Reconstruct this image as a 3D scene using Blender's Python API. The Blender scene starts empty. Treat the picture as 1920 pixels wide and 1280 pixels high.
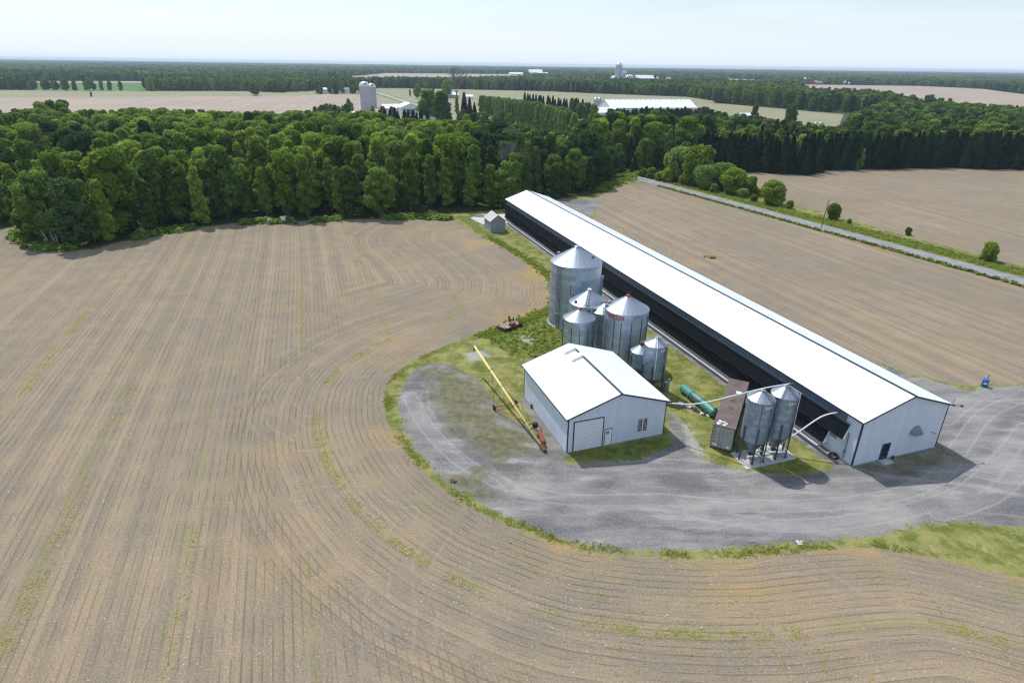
import bpy, math, random
import numpy as np
from mathutils import Matrix, Vector
sc = bpy.context.scene
R_ = math.radians
# ---------------------------------------------------------------- camera
FPX, PITCH, ROLL, CH = 1155.57, 0.421906, 0.013224, 42.0
cam_d = bpy.data.cameras.new('camera'); cam = bpy.data.objects.new('camera', cam_d)
sc.collection.objects.link(cam); sc.camera = cam
cam_d.sensor_width = 36; cam_d.lens = FPX / 1920 * 36; cam_d.clip_start = 0.5; cam_d.clip_end = 40000
cp, sp = math.cos(PITCH), math.sin(PITCH); cr, sr = math.cos(ROLL), math.sin(ROLL)
fwd = np.array([0, cp, -sp]); r0 = np.array([1., 0, 0]); d0 = np.array([0, -sp, -cp])
rt = cr * r0 - sr * d0; dn = sr * r0 + cr * d0
cam.matrix_world = Matrix(((rt[0], -dn[0], -fwd[0], 0), (rt[1], -dn[1], -fwd[1], 0), (rt[2], -dn[2], -fwd[2], CH), (0, 0, 0, 1)))
# ---------------------------------------------------------------- sky, sun, exposure
SUN_EL = R_(56.5); SUN_AZ = (-0.57, 0.82)   # horizontal direction towards the sun
w = bpy.data.worlds.new('World'); sc.world = w; w.use_nodes = True
nt = w.node_tree; nt.nodes.clear()
sky = nt.nodes.new('ShaderNodeTexSky'); sky.sky_type = 'NISHITA'; sky.sun_disc = False
sky.sun_elevation = SUN_EL; sky.sun_rotation = math.atan2(SUN_AZ[0], SUN_AZ[1])
sky.altitude = 100; sky.air_density = 1.0; sky.dust_density = .7; sky.ozone_density = 1.4
bg = nt.nodes.new('ShaderNodeBackground'); bg.inputs[1].default_value = 0.125
wo = nt.nodes.new('ShaderNodeOutputWorld')
tc = nt.nodes.new('ShaderNodeTexCoord'); mp = nt.nodes.new('ShaderNodeMapping'); mp.inputs['Scale'].default_value = (1.5, 1.5, 14)
cn = nt.nodes.new('ShaderNodeTexNoise'); cn.inputs['Scale'].default_value = 2.2; cn.inputs['Detail'].default_value = 6; cn.inputs['Distortion'].default_value = .6
rp = nt.nodes.new('ShaderNodeValToRGB'); rp.color_ramp.elements[0].position = .40; rp.color_ramp.elements[1].position = .64
rp.color_ramp.elements[0].color = (.20, .20, .20, 1); rp.color_ramp.elements[1].color = (.80, .80, .80, 1)
mx = nt.nodes.new('ShaderNodeMix'); mx.data_type = 'RGBA'; mx.inputs[7].default_value = (6.2, 7.0, 8.2, 1)
L = nt.links.new
L(tc.outputs['Generated'], mp.inputs[0]); L(mp.outputs[0], cn.inputs['Vector']); L(cn.outputs[0], rp.inputs[0])
sx = nt.nodes.new('ShaderNodeSeparateXYZ'); L(tc.outputs['Generated'], sx.inputs[0])
hz = nt.nodes.new('ShaderNodeMapRange'); hz.interpolation_type = 'SMOOTHSTEP'; hz.inputs[1].default_value = .11; hz.inputs[2].default_value = 0.0; hz.inputs[3].default_value = 0.0; hz.inputs[4].default_value = .93; L(sx.outputs[2], hz.inputs[0])
mxx = nt.nodes.new('ShaderNodeMath'); mxx.operation = 'MAXIMUM'; L(rp.outputs[0], mxx.inputs[0]); L(hz.outputs[0], mxx.inputs[1])
L(mxx.outputs[0], mx.inputs[0]); L(sky.outputs[0], mx.inputs[6]); L(mx.outputs[2], bg.inputs[0]); L(bg.outputs[0], wo.inputs[0])
sd = bpy.data.lights.new('sun', 'SUN'); sd.energy = 3.5; sd.angle = R_(.53); sd.color = (1, .975, .94)
so = bpy.data.objects.new('sun', sd); sc.collection.objects.link(so)
sv = Vector((SUN_AZ[0] * math.cos(SUN_EL), SUN_AZ[1] * math.cos(SUN_EL), math.sin(SUN_EL)))
so.rotation_euler = sv.to_track_quat('Z', 'Y').to_euler(); so.location = (0, 0, 60)
sc.view_settings.view_transform = 'Standard'; sc.view_settings.look = 'None'; sc.view_settings.exposure = 0.14; sc.view_settings.gamma = 1
sc.cycles.use_denoising = True; sc.cycles.pixel_filter_type = 'BLACKMAN_HARRIS'; sc.cycles.filter_width = 1.25; sc.cycles.use_adaptive_sampling = False; sc.cycles.max_bounces = 5; sc.cycles.diffuse_bounces = 3; sc.cycles.glossy_bounces = 2
sc.cycles.transmission_bounces = 2; sc.cycles.transparent_max_bounces = 4; sc.cycles.volume_bounces = 0
# ---------------------------------------------------------------- helpers
def U(x, y, z=0.0):
    """photo pixel -> ground (or height z) point, used to survey positions"""
    v = fwd + (x - 960) / FPX * rt + (y - 640) / FPX * dn
    t = (z - CH) / v[2]
    return np.array([v[0] * t, v[1] * t])
def PJ(x, y, z=0.0):
    q = np.stack([x, y, np.zeros_like(x) + z - CH], -1); d = q @ fwd
    return 960 + FPX * (q @ rt) / d, 640 + FPX * (q @ dn) / d
col = sc.collection
class MB:
    def __init__(s): s.v = []; s.f = []; s.m = []; s.n = 0
    def add(s, v, f, mi=0):
        v = np.asarray(v, float).reshape(-1, 3); s.v.append(v); s.f += [tuple(i + s.n for i in q) for q in f]; s.m += [mi] * len(f); s.n += len(v)
    def box(s, x0, x1, y0, y1, z0, z1, mi=0):
        s.add([(x0, y0, z0), (x1, y0, z0), (x1, y1, z0), (x0, y1, z0), (x0, y0, z1), (x1, y0, z1), (x1, y1, z1), (x0, y1, z1)],
              [(0, 3, 2, 1), (4, 5, 6, 7), (0, 1, 5, 4), (1, 2, 6, 5), (2, 3, 7, 6), (3, 0, 4, 7)], mi)
    def prism(s, poly, axis, a, b, mi=0):
        """extrude a 2-D polygon along an axis between a and b; axis 'y': poly is (x,z); 'x': (y,z); 'z': (x,y)"""
        n = len(poly)
        def P(p, t): return (p[0], t, p[1]) if axis == 'y' else ((t, p[0], p[1]) if axis == 'x' else (p[0], p[1], t))
        v = [P(p, a) for p in poly] + [P(p, b) for p in poly]
        f = [tuple(range(n))[::-1], tuple(range(n, 2 * n))] + [(i, (i + 1) % n, n + (i + 1) % n, n + i) for i in range(n)]
        s.add(v, f, mi)
    def tube(s, pts, r, n=8, mi=0, cap=True):
        pts = [np.array(p, float) for p in pts]; rs = r if hasattr(r, '__len__') else [r] * len(pts); V = []; F = []
        up = np.array([0, 0, 1.])
        for i, p in enumerate(pts):
            d = pts[min(i + 1, len(pts) - 1)] - pts[max(i - 1, 0)]; d = d / (np.linalg.norm(d) + 1e-9)
            a = np.cross(d, up if abs(d[2]) < .95 else np.array([1., 0, 0])); a /= np.linalg.norm(a); b = np.cross(d, a)
            for k in range(n):
                t = 2 * math.pi * k / n; V.append(p + rs[i] * (math.cos(t) * a + math.sin(t) * b))
        for i in range(len(pts) - 1):
            for k in range(n):
                k2 = (k + 1) % n; F.append((i * n + k, i * n + k2, (i + 1) * n + k2, (i + 1) * n + k))
        if cap: F.append(tuple(range(n))[::-1]); F.append(tuple((len(pts) - 1) * n + k for k in range(n)))
        s.add(V, F, mi)
    def bar(s, a, b, w_, h_=None, mi=0):
        s.tube([a, b], w_ * .6, 4, mi)
    def lathe(s, prof, n=48, cx=0, cy=0, mi=0, cap=False):
        V = []; F = []
        for (r, z) in prof:
            for k in range(n):
                t = 2 * math.pi * k / n; V.append((cx + r * math.cos(t), cy + r * math.sin(t), z))
        for i in range(len(prof) - 1):
            for k in range(n):
                k2 = (k + 1) % n; F.append((i * n + k, i * n + k2, (i + 1) * n + k2, (i + 1) * n + k))
        if cap: F.append(tuple((len(prof) - 1) * n + k for k in range(n)))
        s.add(V, F, mi)
    def build(s, name, mats, parent=None, smooth=False, loc=None, rotz=0):
        me = bpy.data.meshes.new(name)
        v = np.concatenate(s.v) if s.v else np.zeros((0, 3)); me.from_pydata(v.tolist(), [], s.f)
        for m_ in (mats if isinstance(mats, (list, tuple)) else [mats]): me.materials.append(m_)
        if any(s.m): me.polygons.foreach_set('material_index', s.m)
        if smooth:
            me.polygons.foreach_set('use_smooth', [True] * len(s.f))
        me.update(); o = bpy.data.objects.new(name, me); col.objects.link(o)
        if parent is not None: o.parent = parent
        if loc is not None: o.location = loc
        o.rotation_euler.z = rotz
        return o
def smooth_angle(o, deg=35):
    me = o.data
    me.polygons.foreach_set('use_smooth', [True] * len(me.polygons))
    try: me.set_sharp_from_angle(angle=R_(deg))
    except Exception: pass
    return o
def tag(o, label=None, cat=None, group=None, kind=None):
    if label: o['label'] = label
    if cat: o['category'] = cat
    if group: o['group'] = group
    if kind: o['kind'] = kind
    return o
def empty(name, loc, rz=0, label=None, cat=None, group=None):
    o = bpy.data.objects.new(name, None); col.objects.link(o); o.location = loc; o.rotation_euler = (0, 0, rz); o.empty_display_size = .5
    return tag(o, label, cat, group)
# --- node mini language
class NT:
    def __init__(s, name):
        s.mat = bpy.data.materials.new(name); s.mat.use_nodes = True; s.t = s.mat.node_tree; s.t.nodes.clear()
        s.out = s.t.nodes.new('ShaderNodeOutputMaterial')
    def N(s, ty, **kw):
        n = s.t.nodes.new(ty)
        for k, v in kw.items(): setattr(n, k, v)
        return n
    def S(s, sock, v):
        if isinstance(v, bpy.types.NodeSocket): s.t.links.new(v, sock)
        elif v is not None:
            if hasattr(v, '__len__') and len(v) == 3 and sock.type == 'RGBA': v = (*v, 1)
            sock.default_value = v
    def m(s, op, a, b=None, c=None, clamp=False):
        n = s.N('ShaderNodeMath', operation=op, use_clamp=clamp); s.S(n.inputs[0], a)
        if b is not None: s.S(n.inputs[1], b)
        if c is not None: s.S(n.inputs[2], c)
        return n.outputs[0]
    def mix(s, f, a, b, blend='MIX'):
        n = s.N('ShaderNodeMix', data_type='RGBA', blend_type=blend, clamp_factor=True); s.S(n.inputs[0], f); s.S(n.inputs[6], a); s.S(n.inputs[7], b); return n.outputs[2]
    def mixf(s, f, a, b):
        n = s.N('ShaderNodeMix', data_type='FLOAT', clamp_factor=True); s.S(n.inputs[0], f); s.S(n.inputs[2], a); s.S(n.inputs[3], b); return n.outputs[0]
    def noise(s, vec=None, scale=1, detail=3, rough=.55, dim='3D', w=None, dist=0):
        n = s.N('ShaderNodeTexNoise', noise_dimensions=dim)
        if vec is not None: s.S(n.inputs['Vector'], vec)
        if w is not None: s.S(n.inputs['W'], w)
        s.S(n.inputs['Scale'], scale); s.S(n.inputs['Detail'], detail); s.S(n.inputs['Roughness'], rough); s.S(n.inputs['Distortion'], dist)
        return n.outputs[0]
    def step(s, x, a, b):
        n = s.N('ShaderNodeMapRange', interpolation_type='SMOOTHSTEP'); s.S(n.inputs[0], x); s.S(n.inputs[1], a); s.S(n.inputs[2], b)
        return n.outputs[0]
    def attr(s, name): return s.N('ShaderNodeAttribute', attribute_name=name).outputs['Fac']
    def pos(s): return s.N('ShaderNodeNewGeometry').outputs['Position']
    def obj(s): return s.N('ShaderNodeTexCoord').outputs['Object']
    def rnd(s): return s.N('ShaderNodeObjectInfo').outputs['Random']
    def xyz(s, v): return s.N_sep(v)
    def N_sep(s, v): n = s.N('ShaderNodeSeparateXYZ'); s.S(n.inputs[0], v); return n.outputs[0], n.outputs[1], n.outputs[2]
    def comb(s, x, y, z): n = s.N('ShaderNodeCombineXYZ'); s.S(n.inputs[0], x); s.S(n.inputs[1], y); s.S(n.inputs[2], z); return n.outputs[0]
    def bump(s, h, strength=.5, dist=.05): n = s.N('ShaderNodeBump'); s.S(n.inputs['Strength'], strength); s.S(n.inputs['Distance'], dist); s.S(n.inputs['Height'], h); return n.outputs[0]
    def bsdf(s, color, rough=.9, metal=0, normal=None, spec=.3):
        n = s.N('ShaderNodeBsdfPrincipled'); s.S(n.inputs['Base Color'], color); s.S(n.inputs['Roughness'], rough); s.S(n.inputs['Metallic'], metal)
        n.inputs['Specular IOR Level'].default_value = spec
        if normal is not None: s.S(n.inputs['Normal'], normal)
        return n.outputs[0]
    def end(s, sh): s.t.links.new(sh, s.out.inputs[0]); return s.mat
def plain(name, c, rough=.7, metal=0, var=.12, scale=3, bump=0):
    t = NT(name); p = t.obj(); n = t.noise(p, scale, 4, .6); n2 = t.noise(p, scale * 7, 2, .5)
    f = t.m('ADD', t.m('MULTIPLY', n, .7), t.m('MULTIPLY', n2, .3)); f = t.step(f, .3, .7)
    cc = t.mix(f, tuple(x * (1 - var) for x in c), tuple(min(1, x * (1 + var)) for x in c))
    nm = t.bump(n2, .3, bump) if bump else None
    return t.end(t.bsdf(cc, rough, metal, nm))
def ribbed(name, c, period=.23, amp=.02, rough=.45, axis='xy', metal=0, var=.05, dirt=None):
    """painted ribbed steel sheet: ribs run upright, repeated along the wall"""
    t = NT(name); p = t.obj(); x, y, z = t.N_sep(p)
    q = t.m('ADD', x, y) if axis == 'xy' else (x if axis == 'x' else (y if axis == 'y' else z))
    s_ = t.m('FRACT', t.m('MULTIPLY', q, 1 / period)); r = t.m('ABSOLUTE', t.m('SUBTRACT', s_, .5)); rib = t.step(r, .36, .44)
    pan = t.noise(t.comb(t.m('FLOOR', t.m('MULTIPLY', q, .333 / period)), 0, 0), 3.3, 0)
    n = t.noise(p, .6, 4, .6)
    f = t.m('ADD', t.m('MULTIPLY', pan, .5), t.m('MULTIPLY', n, .5))
    cc = t.mix(t.step(f, .35, .65), tuple(v_ * (1 - var) for v_ in c), tuple(min(1, v_ * (1 + var)) for v_ in c))
    cc = t.mix(t.m('MULTIPLY', rib, .18), cc, tuple(v_ * .55 for v_ in c))
    if dirt:
        cc = t.mix(t.m('MULTIPLY', t.step(t.noise(t.comb(t.m('MULTIPLY', q, 3), 0, t.m('MULTIPLY', z, .4)), 1.2, 4), .5, .75), dirt), cc, (.32, .29, .25))
    return t.end(t.bsdf(cc, rough, metal, t.bump(rib, .6, amp)))
M = {}
M['white_wall'] = ribbed('white_ribbed_wall', (.64, .70, .80), dirt=.08)
M['white_roof'] = ribbed('white_roof_sheet', (.77, .80, .84), period=.9, amp=.012, axis='y', rough=.4, dirt=.05)
M['white_trim'] = plain('white_trim', (.78, .8, .82), .5, var=.05)
M['slate_trim'] = plain('slate_trim', (.035, .045, .06), .5)
M['slate_wall'] = ribbed('slate_wall', (.105, .15, .20), axis='y')
M['black_hood'] = plain('black_hood', (.009, .012, .018), .6, var=.2)
M['flashing'] = plain('grey_flashing', (.22, .24, .27), .5)
M['concrete'] = plain('concrete', (.50, .49, .48), .9, var=.15, scale=1.2, bump=.01)
M['concrete_grey'] = plain('concrete_grey', (.30, .31, .33), .9, var=.15, scale=1.2)
M['dark_glass'] = plain('dark_glass', (.02, .03, .035), .08, var=.3)
M['dark_steel'] = plain('dark_steel', (.09, .11, .13), .5, .6, var=.2)
M['red_paint'] = plain('red_paint', (.33, .03, .03), .5, var=.15)
M['rust'] = plain('rust', (.17, .065, .035), .9, var=.45, scale=4, bump=.01)
M['brown_rust'] = plain('brown_rust', (.12, .06, .045), .9, var=.4, scale=2)
M['rubber'] = plain('rubber', (.015, .015, .017), .85)
M['yellow_paint'] = plain('yellow_paint', (.78, .60, .24), .5, var=.1, scale=2)
M['red_machine'] = plain('red_machine_paint', (.27, .07, .045), .6, var=.3)
M['white_pipe'] = plain('white_pipe', (.75, .76, .76), .45, var=.06)
M['green_tank'] = plain('green_tank_paint', (.09, .27, .22), .4, var=.12, scale=1.5)
M['blue_plastic'] = plain('blue_plastic', (.01, .12, .42), .4)
M['wood_grey'] = plain('weathered_wood', (.30, .235, .20), .95, var=.35, scale=3)
M['bark'] = plain('bark', (.12, .10, .085), .95, var=.3)
M['bark_pale'] = plain('bark_pale', (.42, .40, .37), .95, var=.3)
M['pole_wood'] = plain('pole_wood', (.13, .11, .09), .95)
M['container_roof'] = None
def galv(name, base=(.50, .56, .63), seg=1.1, course=.82, stain=.3):
    """galvanised sheets: courses of curved panels, each a little different, with streaks"""
    t = NT(name); p = t.obj(); x, y, z = t.N_sep(p)
    a = t.m('ARCTAN2', y, x)
    k = t.m('FLOOR', t.m('DIVIDE', z, course)); u = t.m('ADD', t.m('MULTIPLY', a, 6 / math.pi * seg), t.m('MULTIPLY', k, .5))
    cell = t.m('FLOOR', u); pan = t.noise(t.comb(cell, k, 0), 7.31, 0)
    zz = t.m('FRACT', t.m('DIVIDE', z, course)); seam = t.step(t.m('ABSOLUTE', t.m('SUBTRACT', zz, .5)), .47, .495)
    vs = t.step(t.m('ABSOLUTE', t.m('SUBTRACT', t.m('FRACT', u), .5)), .475, .495)
    n = t.noise(p, .9, 4, .65); st = t.noise(t.comb(t.m('MULTIPLY', a, 9), 0, t.m('MULTIPLY', z, .25)), 1.5, 4, .6)
    cc = t.mix(t.step(pan, .3, .7), tuple(v_ * .80 for v_ in base), tuple(v_ * 1.12 for v_ in base))
    cc = t.mix(t.m('MULTIPLY', t.step(n, .4, .7), .35), cc, tuple(v_ * .75 for v_ in base))
    cc = t.mix(t.m('MULTIPLY', t.step(st, .5, .75), stain), cc, (.20, .23, .25))
    cc = t.mix(t.m('MULTIPLY', t.m('MAXIMUM', seam, vs), .5), cc, tuple(v_ * .45 for v_ in base))
    cor = t.m('SINE', t.m('MULTIPLY', z, 2 * math.pi / .1))
    return t.end(t.bsdf(cc, t.m('ADD', .36, t.m('MULTIPLY', n, .25)), .78, t.bump(cor, .35, .008)))
M['galv'] = galv('galvanised_bin_wall', (.43, .51, .61))
M['galv_dark'] = galv('galvanised_dark_wall', (.33, .42, .51), 1.6, .45, .15)
M['galv_small'] = galv('galvanised_small_wall', (.37, .46, .55), 1.6, .6, .15)
def galv_roof(name, base):
    t = NT(name); p = t.obj(); x, y, z = t.N_sep(p); a = t.m('ARCTAN2', y, x)
    n = t.noise(t.comb(t.m('MULTIPLY', a, 12), 0, 0), 1.7, 2); n2 = t.noise(p, 1.3, 4)
    cc = t.mix(t.step(n, .35, .65), tuple(v_ * .85 for v_ in base), tuple(min(1, v_ * 1.15) for v_ in base))
    cc = t.mix(t.m('MULTIPLY', t.step(n2, .45, .75), .3), cc, (.4, .42, .45))
    return t.end(t.bsdf(cc, t.m('ADD', .3, t.m('MULTIPLY', n2, .2)), .75))
M['galv_roof'] = galv_roof('galvanised_roof', (.37, .42, .49))
M['hopper'] = plain('hopper_steel', (.22, .26, .29), .45, .7, var=.2)
# --- foliage
def leafmat(name, dark, light, trans=.25, warm=(.20, .24, .045)):
    t = NT(name); r = t.rnd(); p = t.obj()
    n = t.noise(p, .45, 3, .6); n2 = t.noise(p, 2.6, 2)
    f = t.m('ADD', t.m('MULTIPLY', n, .55), t.m('ADD', t.m('MULTIPLY', n2, .45), t.m('MULTIPLY', t.m('SUBTRACT', r, .5), .55)))
    cc = t.mix(t.step(f, .2, .8), dark, light)
    cc = t.mix(t.m('MULTIPLY', t.step(t.m('FRACT', t.m('MULTIPLY', r, 7.7)), .72, 1.0), .45), cc, warm)
    d = t.N('ShaderNodeBsdfDiffuse'); t.S(d.inputs[0], cc); tr = t.N('ShaderNodeBsdfTranslucent'); t.S(tr.inputs[0], t.mix(.5, cc, warm))
    ms = t.N('ShaderNodeMixShader'); ms.inputs[0].default_value = trans; t.t.links.new(d.outputs[0], ms.inputs[1]); t.t.links.new(tr.outputs[0], ms.inputs[2])
    return t.end(ms.outputs[0])
M['leaf_bright'] = leafmat('leaf_bright', (.135, .235, .025), (.40, .55, .08), .45)
M['leaf_mid'] = leafmat('leaf_mid', (.092, .185, .028), (.29, .43, .07), .42, (.13, .17, .045))
M['leaf_dark'] = leafmat('leaf_dark', (.042, .095, .026), (.135, .225, .062), .35, (.07, .10, .04))
M['leaf_spruce'] = leafmat('leaf_spruce', (.013, .032, .015), (.040, .076, .030), .15, (.035, .055, .025))
M['leaf_pale'] = leafmat('leaf_pale', (.16, .30, .06), (.36, .52, .14), .5)
M['leaf_bush'] = leafmat('leaf_bush', (.17, .27, .025), (.44, .56, .07), .5)
M['leaf_weed'] = leafmat('leaf_weed', (.30, .32, .05), (.55, .55, .12), .4, (.45, .42, .12))
M['leaf_grass'] = leafmat('leaf_grass', (.22, .26, .035), (.44, .46, .09), .4, (.26, .27, .06))
# ================================================================ GROUND
BU = np.array([-0.32341603, 0.94625687]); BV = np.array([0.94625687, 0.32341603]); BO = np.array([39.5246, 59.4566])   # long barn frame
BL, BW = 128.95, 12.96
def bw(x, y): return BO + BV * x + BU * y
def P_(lst): return np.array([U(*q) for q in lst])
YB = P_([(903,443),(938.6,462),(974,483),(1004,504),(1022,520),(1029,538),(1030,558),(1026,573),(1011,581),(981,593),(935,612),(887.5,627.5),(812,657),(777.5,674),(740,700),(722.5,727),(720,751),(724,782),(736,810),(757,840.6),(781,871.6),(812,899),(846,926.6),(880.6,947),(922,971),(966.6,988),(1011,1004),(1050,1018),(1097,1030),(1200,1042),(1294,1046),(1380,1045),(1462,1036),(1540,1029),(1612,1026),(1669,1031),(1762,1047.5),(1837,1066),(1920,1082),(2150,1120)])
rE = P_([(1264, 352), (1900, 523)]); rdir = rE[1] - rE[0]; rdir /= np.linalg.norm(rdir); rn = np.array([-rdir[1], rdir[0]])   # rn points right/up
RW = 2.9
def rp_(s, o): return rE[0] + rdir * s + rn * o
F1 = np.concatenate([np.array([(-175, 178.)]), P_([(0,429),(45,427),(40,445),(62,460),(105,468),(180,468),(215,456),(330,432),(440,419),(530,416.5),(640,412),(740,410),(800,408),(845,412),(878,428)]), YB, np.array([(110, 11.), (-175, 11)])])
F2 = np.concatenate([P_([(1124,367),(1135,353),(1175,345.5),(1210,344),(1240,348)]), [rp_(6, -RW - 1.7)], [rp_(60, -RW - 1.5)], [rp_(190, -RW - 1.6)], P_([(2300,735),(1920,719),(1851,720),(1816,725.5),(1758,712.6),(1711,701),(1640,677)]), [bw(BW + 4.5, 12)], [bw(BW + 3.4, 25)], [bw(BW + 2.6, 50)], [bw(BW + 2.6, 104)], P_([(1118,395)])])
F3 = np.concatenate([P_([(1384,323),(1450,325),(1522,330),(1545,320),(1650,317.5),(1762,314.5),(1920,318),(2250,330)]), P_([(2500,680)]), P_([(1920,500),(1837,478),(1687,439),(1575,407),(1470,377),(1440,362),(1400,340)])])
GP = np.concatenate([P_([(770,700),(750,737),(748,765),(757,800),(777,837),(805,868),(832,899),(863,923),(901,942),(949,966),(1001,988),(1052,1009),(1121,1026),(1200,1032),(1331,1029),(1500,1017),(1575,1010),(1650,1004),(1725,982),(1800,976),(1875,986),(1920,990),(2300,1020),(2500,730),(1920,722),(1851,726),(1816,733),(1758,716),(1711,704),(1640,681)]), [bw(BW + 4, 12)], [bw(BW + .2, 14)], [bw(BW, 0)], [bw(0, 0)], P_([(1560,880),(1500,892),(1400,884),(1335,868),(1292,842),(1285,815),(1262,775),(1254,790),(1262,835),(1200,862),(1100,868),(1062,868),(1035,850),(1015,830),(985,800),(950,780),(925,745),(890,706),(850,684),(812,680),(785,690)])])
GP2 = np.array([bw(BW, 14), bw(BW + 3, 14), bw(BW + 2.6, 60), bw(BW + 2.6, 112), *P_([(1119,392),(1122,372),(1090,374),(1055,373)]), bw(BW, 132)])
GP3 = np.array([bw(-1.9, -.5), bw(.2, -.5), bw(.2, 128.5), bw(-1.9, 128.5)])
SO = np.array([6.6628, 61.4365]); SU = np.array([-0.33664793, 0.94163059]); SV = np.array([0.94163059, 0.33664793]); SL, SW = 14.53, 13.18
def sw(x, y): return SO + SV * x + SU * y
GP4 = np.array([sw(-1.5, -1.0), sw(.2, -.6), sw(.2, 14), sw(-1.1, 14)])
MS = [P_([(805,690),(850,684),(890,706),(925,745),(950,780),(1000,815),(1000,838),(940,862),(880,830),(825,785),(800,735)]), np.array([bw(2, -.8), bw(12.9, -.3), bw(14.2, .5), bw(13.4, -2.4), bw(8, -3.4), bw(4, -2.6)]), P_([(835,900),(900,880),(960,900),(930,925),(870,925)])]
WR = [P_([(1256,770),(1290,795),(1325,850),(1300,868),(1262,850),(1272,810)]), P_([(868,662),(905,655),(925,668),(880,680)]), P_([(978,627),(1010,632),(1000,645),(975,640)])]
LU = [P_([(905,628),(985,600),(1030,582),(1056,610),(1058,650),(1000,672),(960,665),(925,645)]), P_([(1080,852),(1245,818),(1272,838),(1200,856),(1100,864)]), P_([(1008,835),(1062,848),(1090,866),(1055,866)]), P_([(850,405),(905,440),(1030,525),(1030,510),(945,452),(900,425),(880,405)]),
      np.array([rp_(-40, RW + .5), rp_(200, RW + .5), rp_(200, RW + 9), rp_(-40, RW + 9)])]
TRK = [[(1925,742),(1850,775),(1805,830),(1750,900),(1620,938),(1420,948),(1230,935)], [(1925,800),(1870,868),(1800,925),(1650,968),(1470,985),(1300,960)], [(1925,870),(1860,930),(1760,965)], [(1925,728),(1830,745),(1770,790)], [(770,745),(800,800),(860,860),(940,905),(1060,935),(1230,935)], [(390,505),(425,560),(480,615),(540,660),(600,700)], [(492,690),(472,750),(490,800),(540,832),(600,836),(650,822)], [(545,640),(560,690),(600,735),(660,745),(720,735)], [(500,640),(510,700),(540,760),(590,800)], [(168,470),(150,495),(132,515)], [(440,440),(490,446),(470,440),(430,452)],
       [(1150,385),(1163,400),(1168,425),(1190,450),(1230,480),(1300,520)], [(1255,395),(1275,420),(1290,445)], [(1240,440),(1262,470),(1255,490)], [(1275,445),(1290,460),(1280,480)], [(700,1280),(705,1150),(720,1050),(770,960)], [(790,1260),(800,1150),(792,1060),(830,1000)], [(640,700),(700,700),(740,690)],
       [(950,450),(1000,478),(1060,515)], [(1350,1090),(1480,1060),(1560,1090),(1640,1150)], [(1570,640),(1630,660),(1700,690),(1800,700),(1900,690)], [(560,930),(620,920),(680,925),(740,960)]]
def segd(X, Y, poly, closed):
    n = len(poly); best = np.full(X.shape, 1e9)
    for i in range(n if closed else n - 1):
        a = poly[i]; b = poly[(i + 1) % n]; dx, dy = b - a; l2 = dx * dx + dy * dy + 1e-12
        t = np.clip(((X - a[0]) * dx + (Y - a[1]) * dy) / l2, 0, 1)
        best = np.minimum(best, (X - a[0] - t * dx) ** 2 + (Y - a[1] - t * dy) ** 2)
    return np.sqrt(best)
def inside(X, Y, poly):
    c = np.zeros(X.shape, bool); n = len(poly)
    for i in range(n):
        x1, y1 = poly[i]; x2, y2 = poly[(i + 1) % n]
        with np.errstate(divide='ignore', invalid='ignore'):
            c ^= ((y1 > Y) != (y2 > Y)) & (X < (x2 - x1) * (Y - y1) / (y2 - y1 + 1e-12) + x1)
    return c
def sdf(X, Y, poly): d = segd(X, Y, poly, True); return np.where(inside(X, Y, poly), d, -d)
def axis_(parts):
    a = [parts[0][0]]
    for (x0, x1, st) in parts:
        n = int(round((x1 - x0) / st)); a += list(x0 + (x1 - x0) * (np.arange(1, n + 1) / n))
    return np.array(a)
gx = axis_([(-175, -70, 1.7), (-70, 125, .7), (125, 300, 1.9)]); gy = axis_([(11, 112, .7), (112, 205, 1.3), (205, 420, 2.6)])
GX, GY = np.meshgrid(gx, gy, indexing='ij')
def many(polys): return np.max(np.stack([sdf(GX, GY, q) for q in polys]), 0)
sF = many([F1, F2, F3]); sF1 = sdf(GX, GY, F1)
sG = many([GP, GP2, GP3, GP4]); sM = many(MS); sW_ = many(WR); sL = many(LU)
rs = (GX - rE[0][0]) * rdir[0] + (GY - rE[0][1]) * rdir[1]; ro_ = (GX - rE[0][0]) * rn[0] + (GY - rE[0][1]) * rn[1]
sR = np.minimum(RW - np.abs(ro_), rs + 30)
row1 = segd(GX, GY, YB, False); row2 = (GX - BO[0]) * BV[0] + (GY - BO[1]) * BV[1]
isF2 = (sdf(GX, GY, F2) > -4); isF3 = (sdf(GX, GY, F3) > -5)
row3 = (GX * .98 + GY * .2)
wiggle = 1.6 * np.sin(row2 * .11 + GY * .035) * np.clip((GY - 150) / 60, 0, 1)
row2f = np.where(isF3, row3, np.where(isF2, row2 + wiggle, row2 + .8 * np.sin(GY * .03)))
row1f = np.where(isF2 | isF3, 99., row1)
def spl(q, n=7):
    P = [np.array(a, float) for a in q]; out = []
    for i in range(len(P) - 1):
        p0, p1, p2, p3 = P[max(i - 1, 0)], P[i], P[i + 1], P[min(i + 2, len(P) - 1)]
        for k in range(n): u = k / n; out.append(.5 * ((2 * p1) + (-p0 + p2) * u + (2 * p0 - 5 * p1 + 4 * p2 - p3) * u * u + (-p0 + 3 * p1 - 3 * p2 + p3) * u ** 3))
    return out + [P[-1]]
trk = np.min(np.stack([segd(GX, GY, P_(spl(q)), False) for q in TRK]), 0)
wq = np.clip((GY - 88) / 35, 0, 1); hd = row1f - (19 + 16 * wq * wq * (3 - 2 * wq))
dYB = row1
NX, NY = GX.shape; idx = np.arange(NX * NY).reshape(NX, NY)
quads = np.stack([idx[:-1, :-1], idx[1:, :-1], idx[1:, 1:], idx[:-1, 1:]], -1).reshape(-1, 4)
def fc(a): return (a[:-1, :-1] + a[1:, :-1] + a[1:, 1:] + a[:-1, 1:]).reshape(-1) / 4
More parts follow.
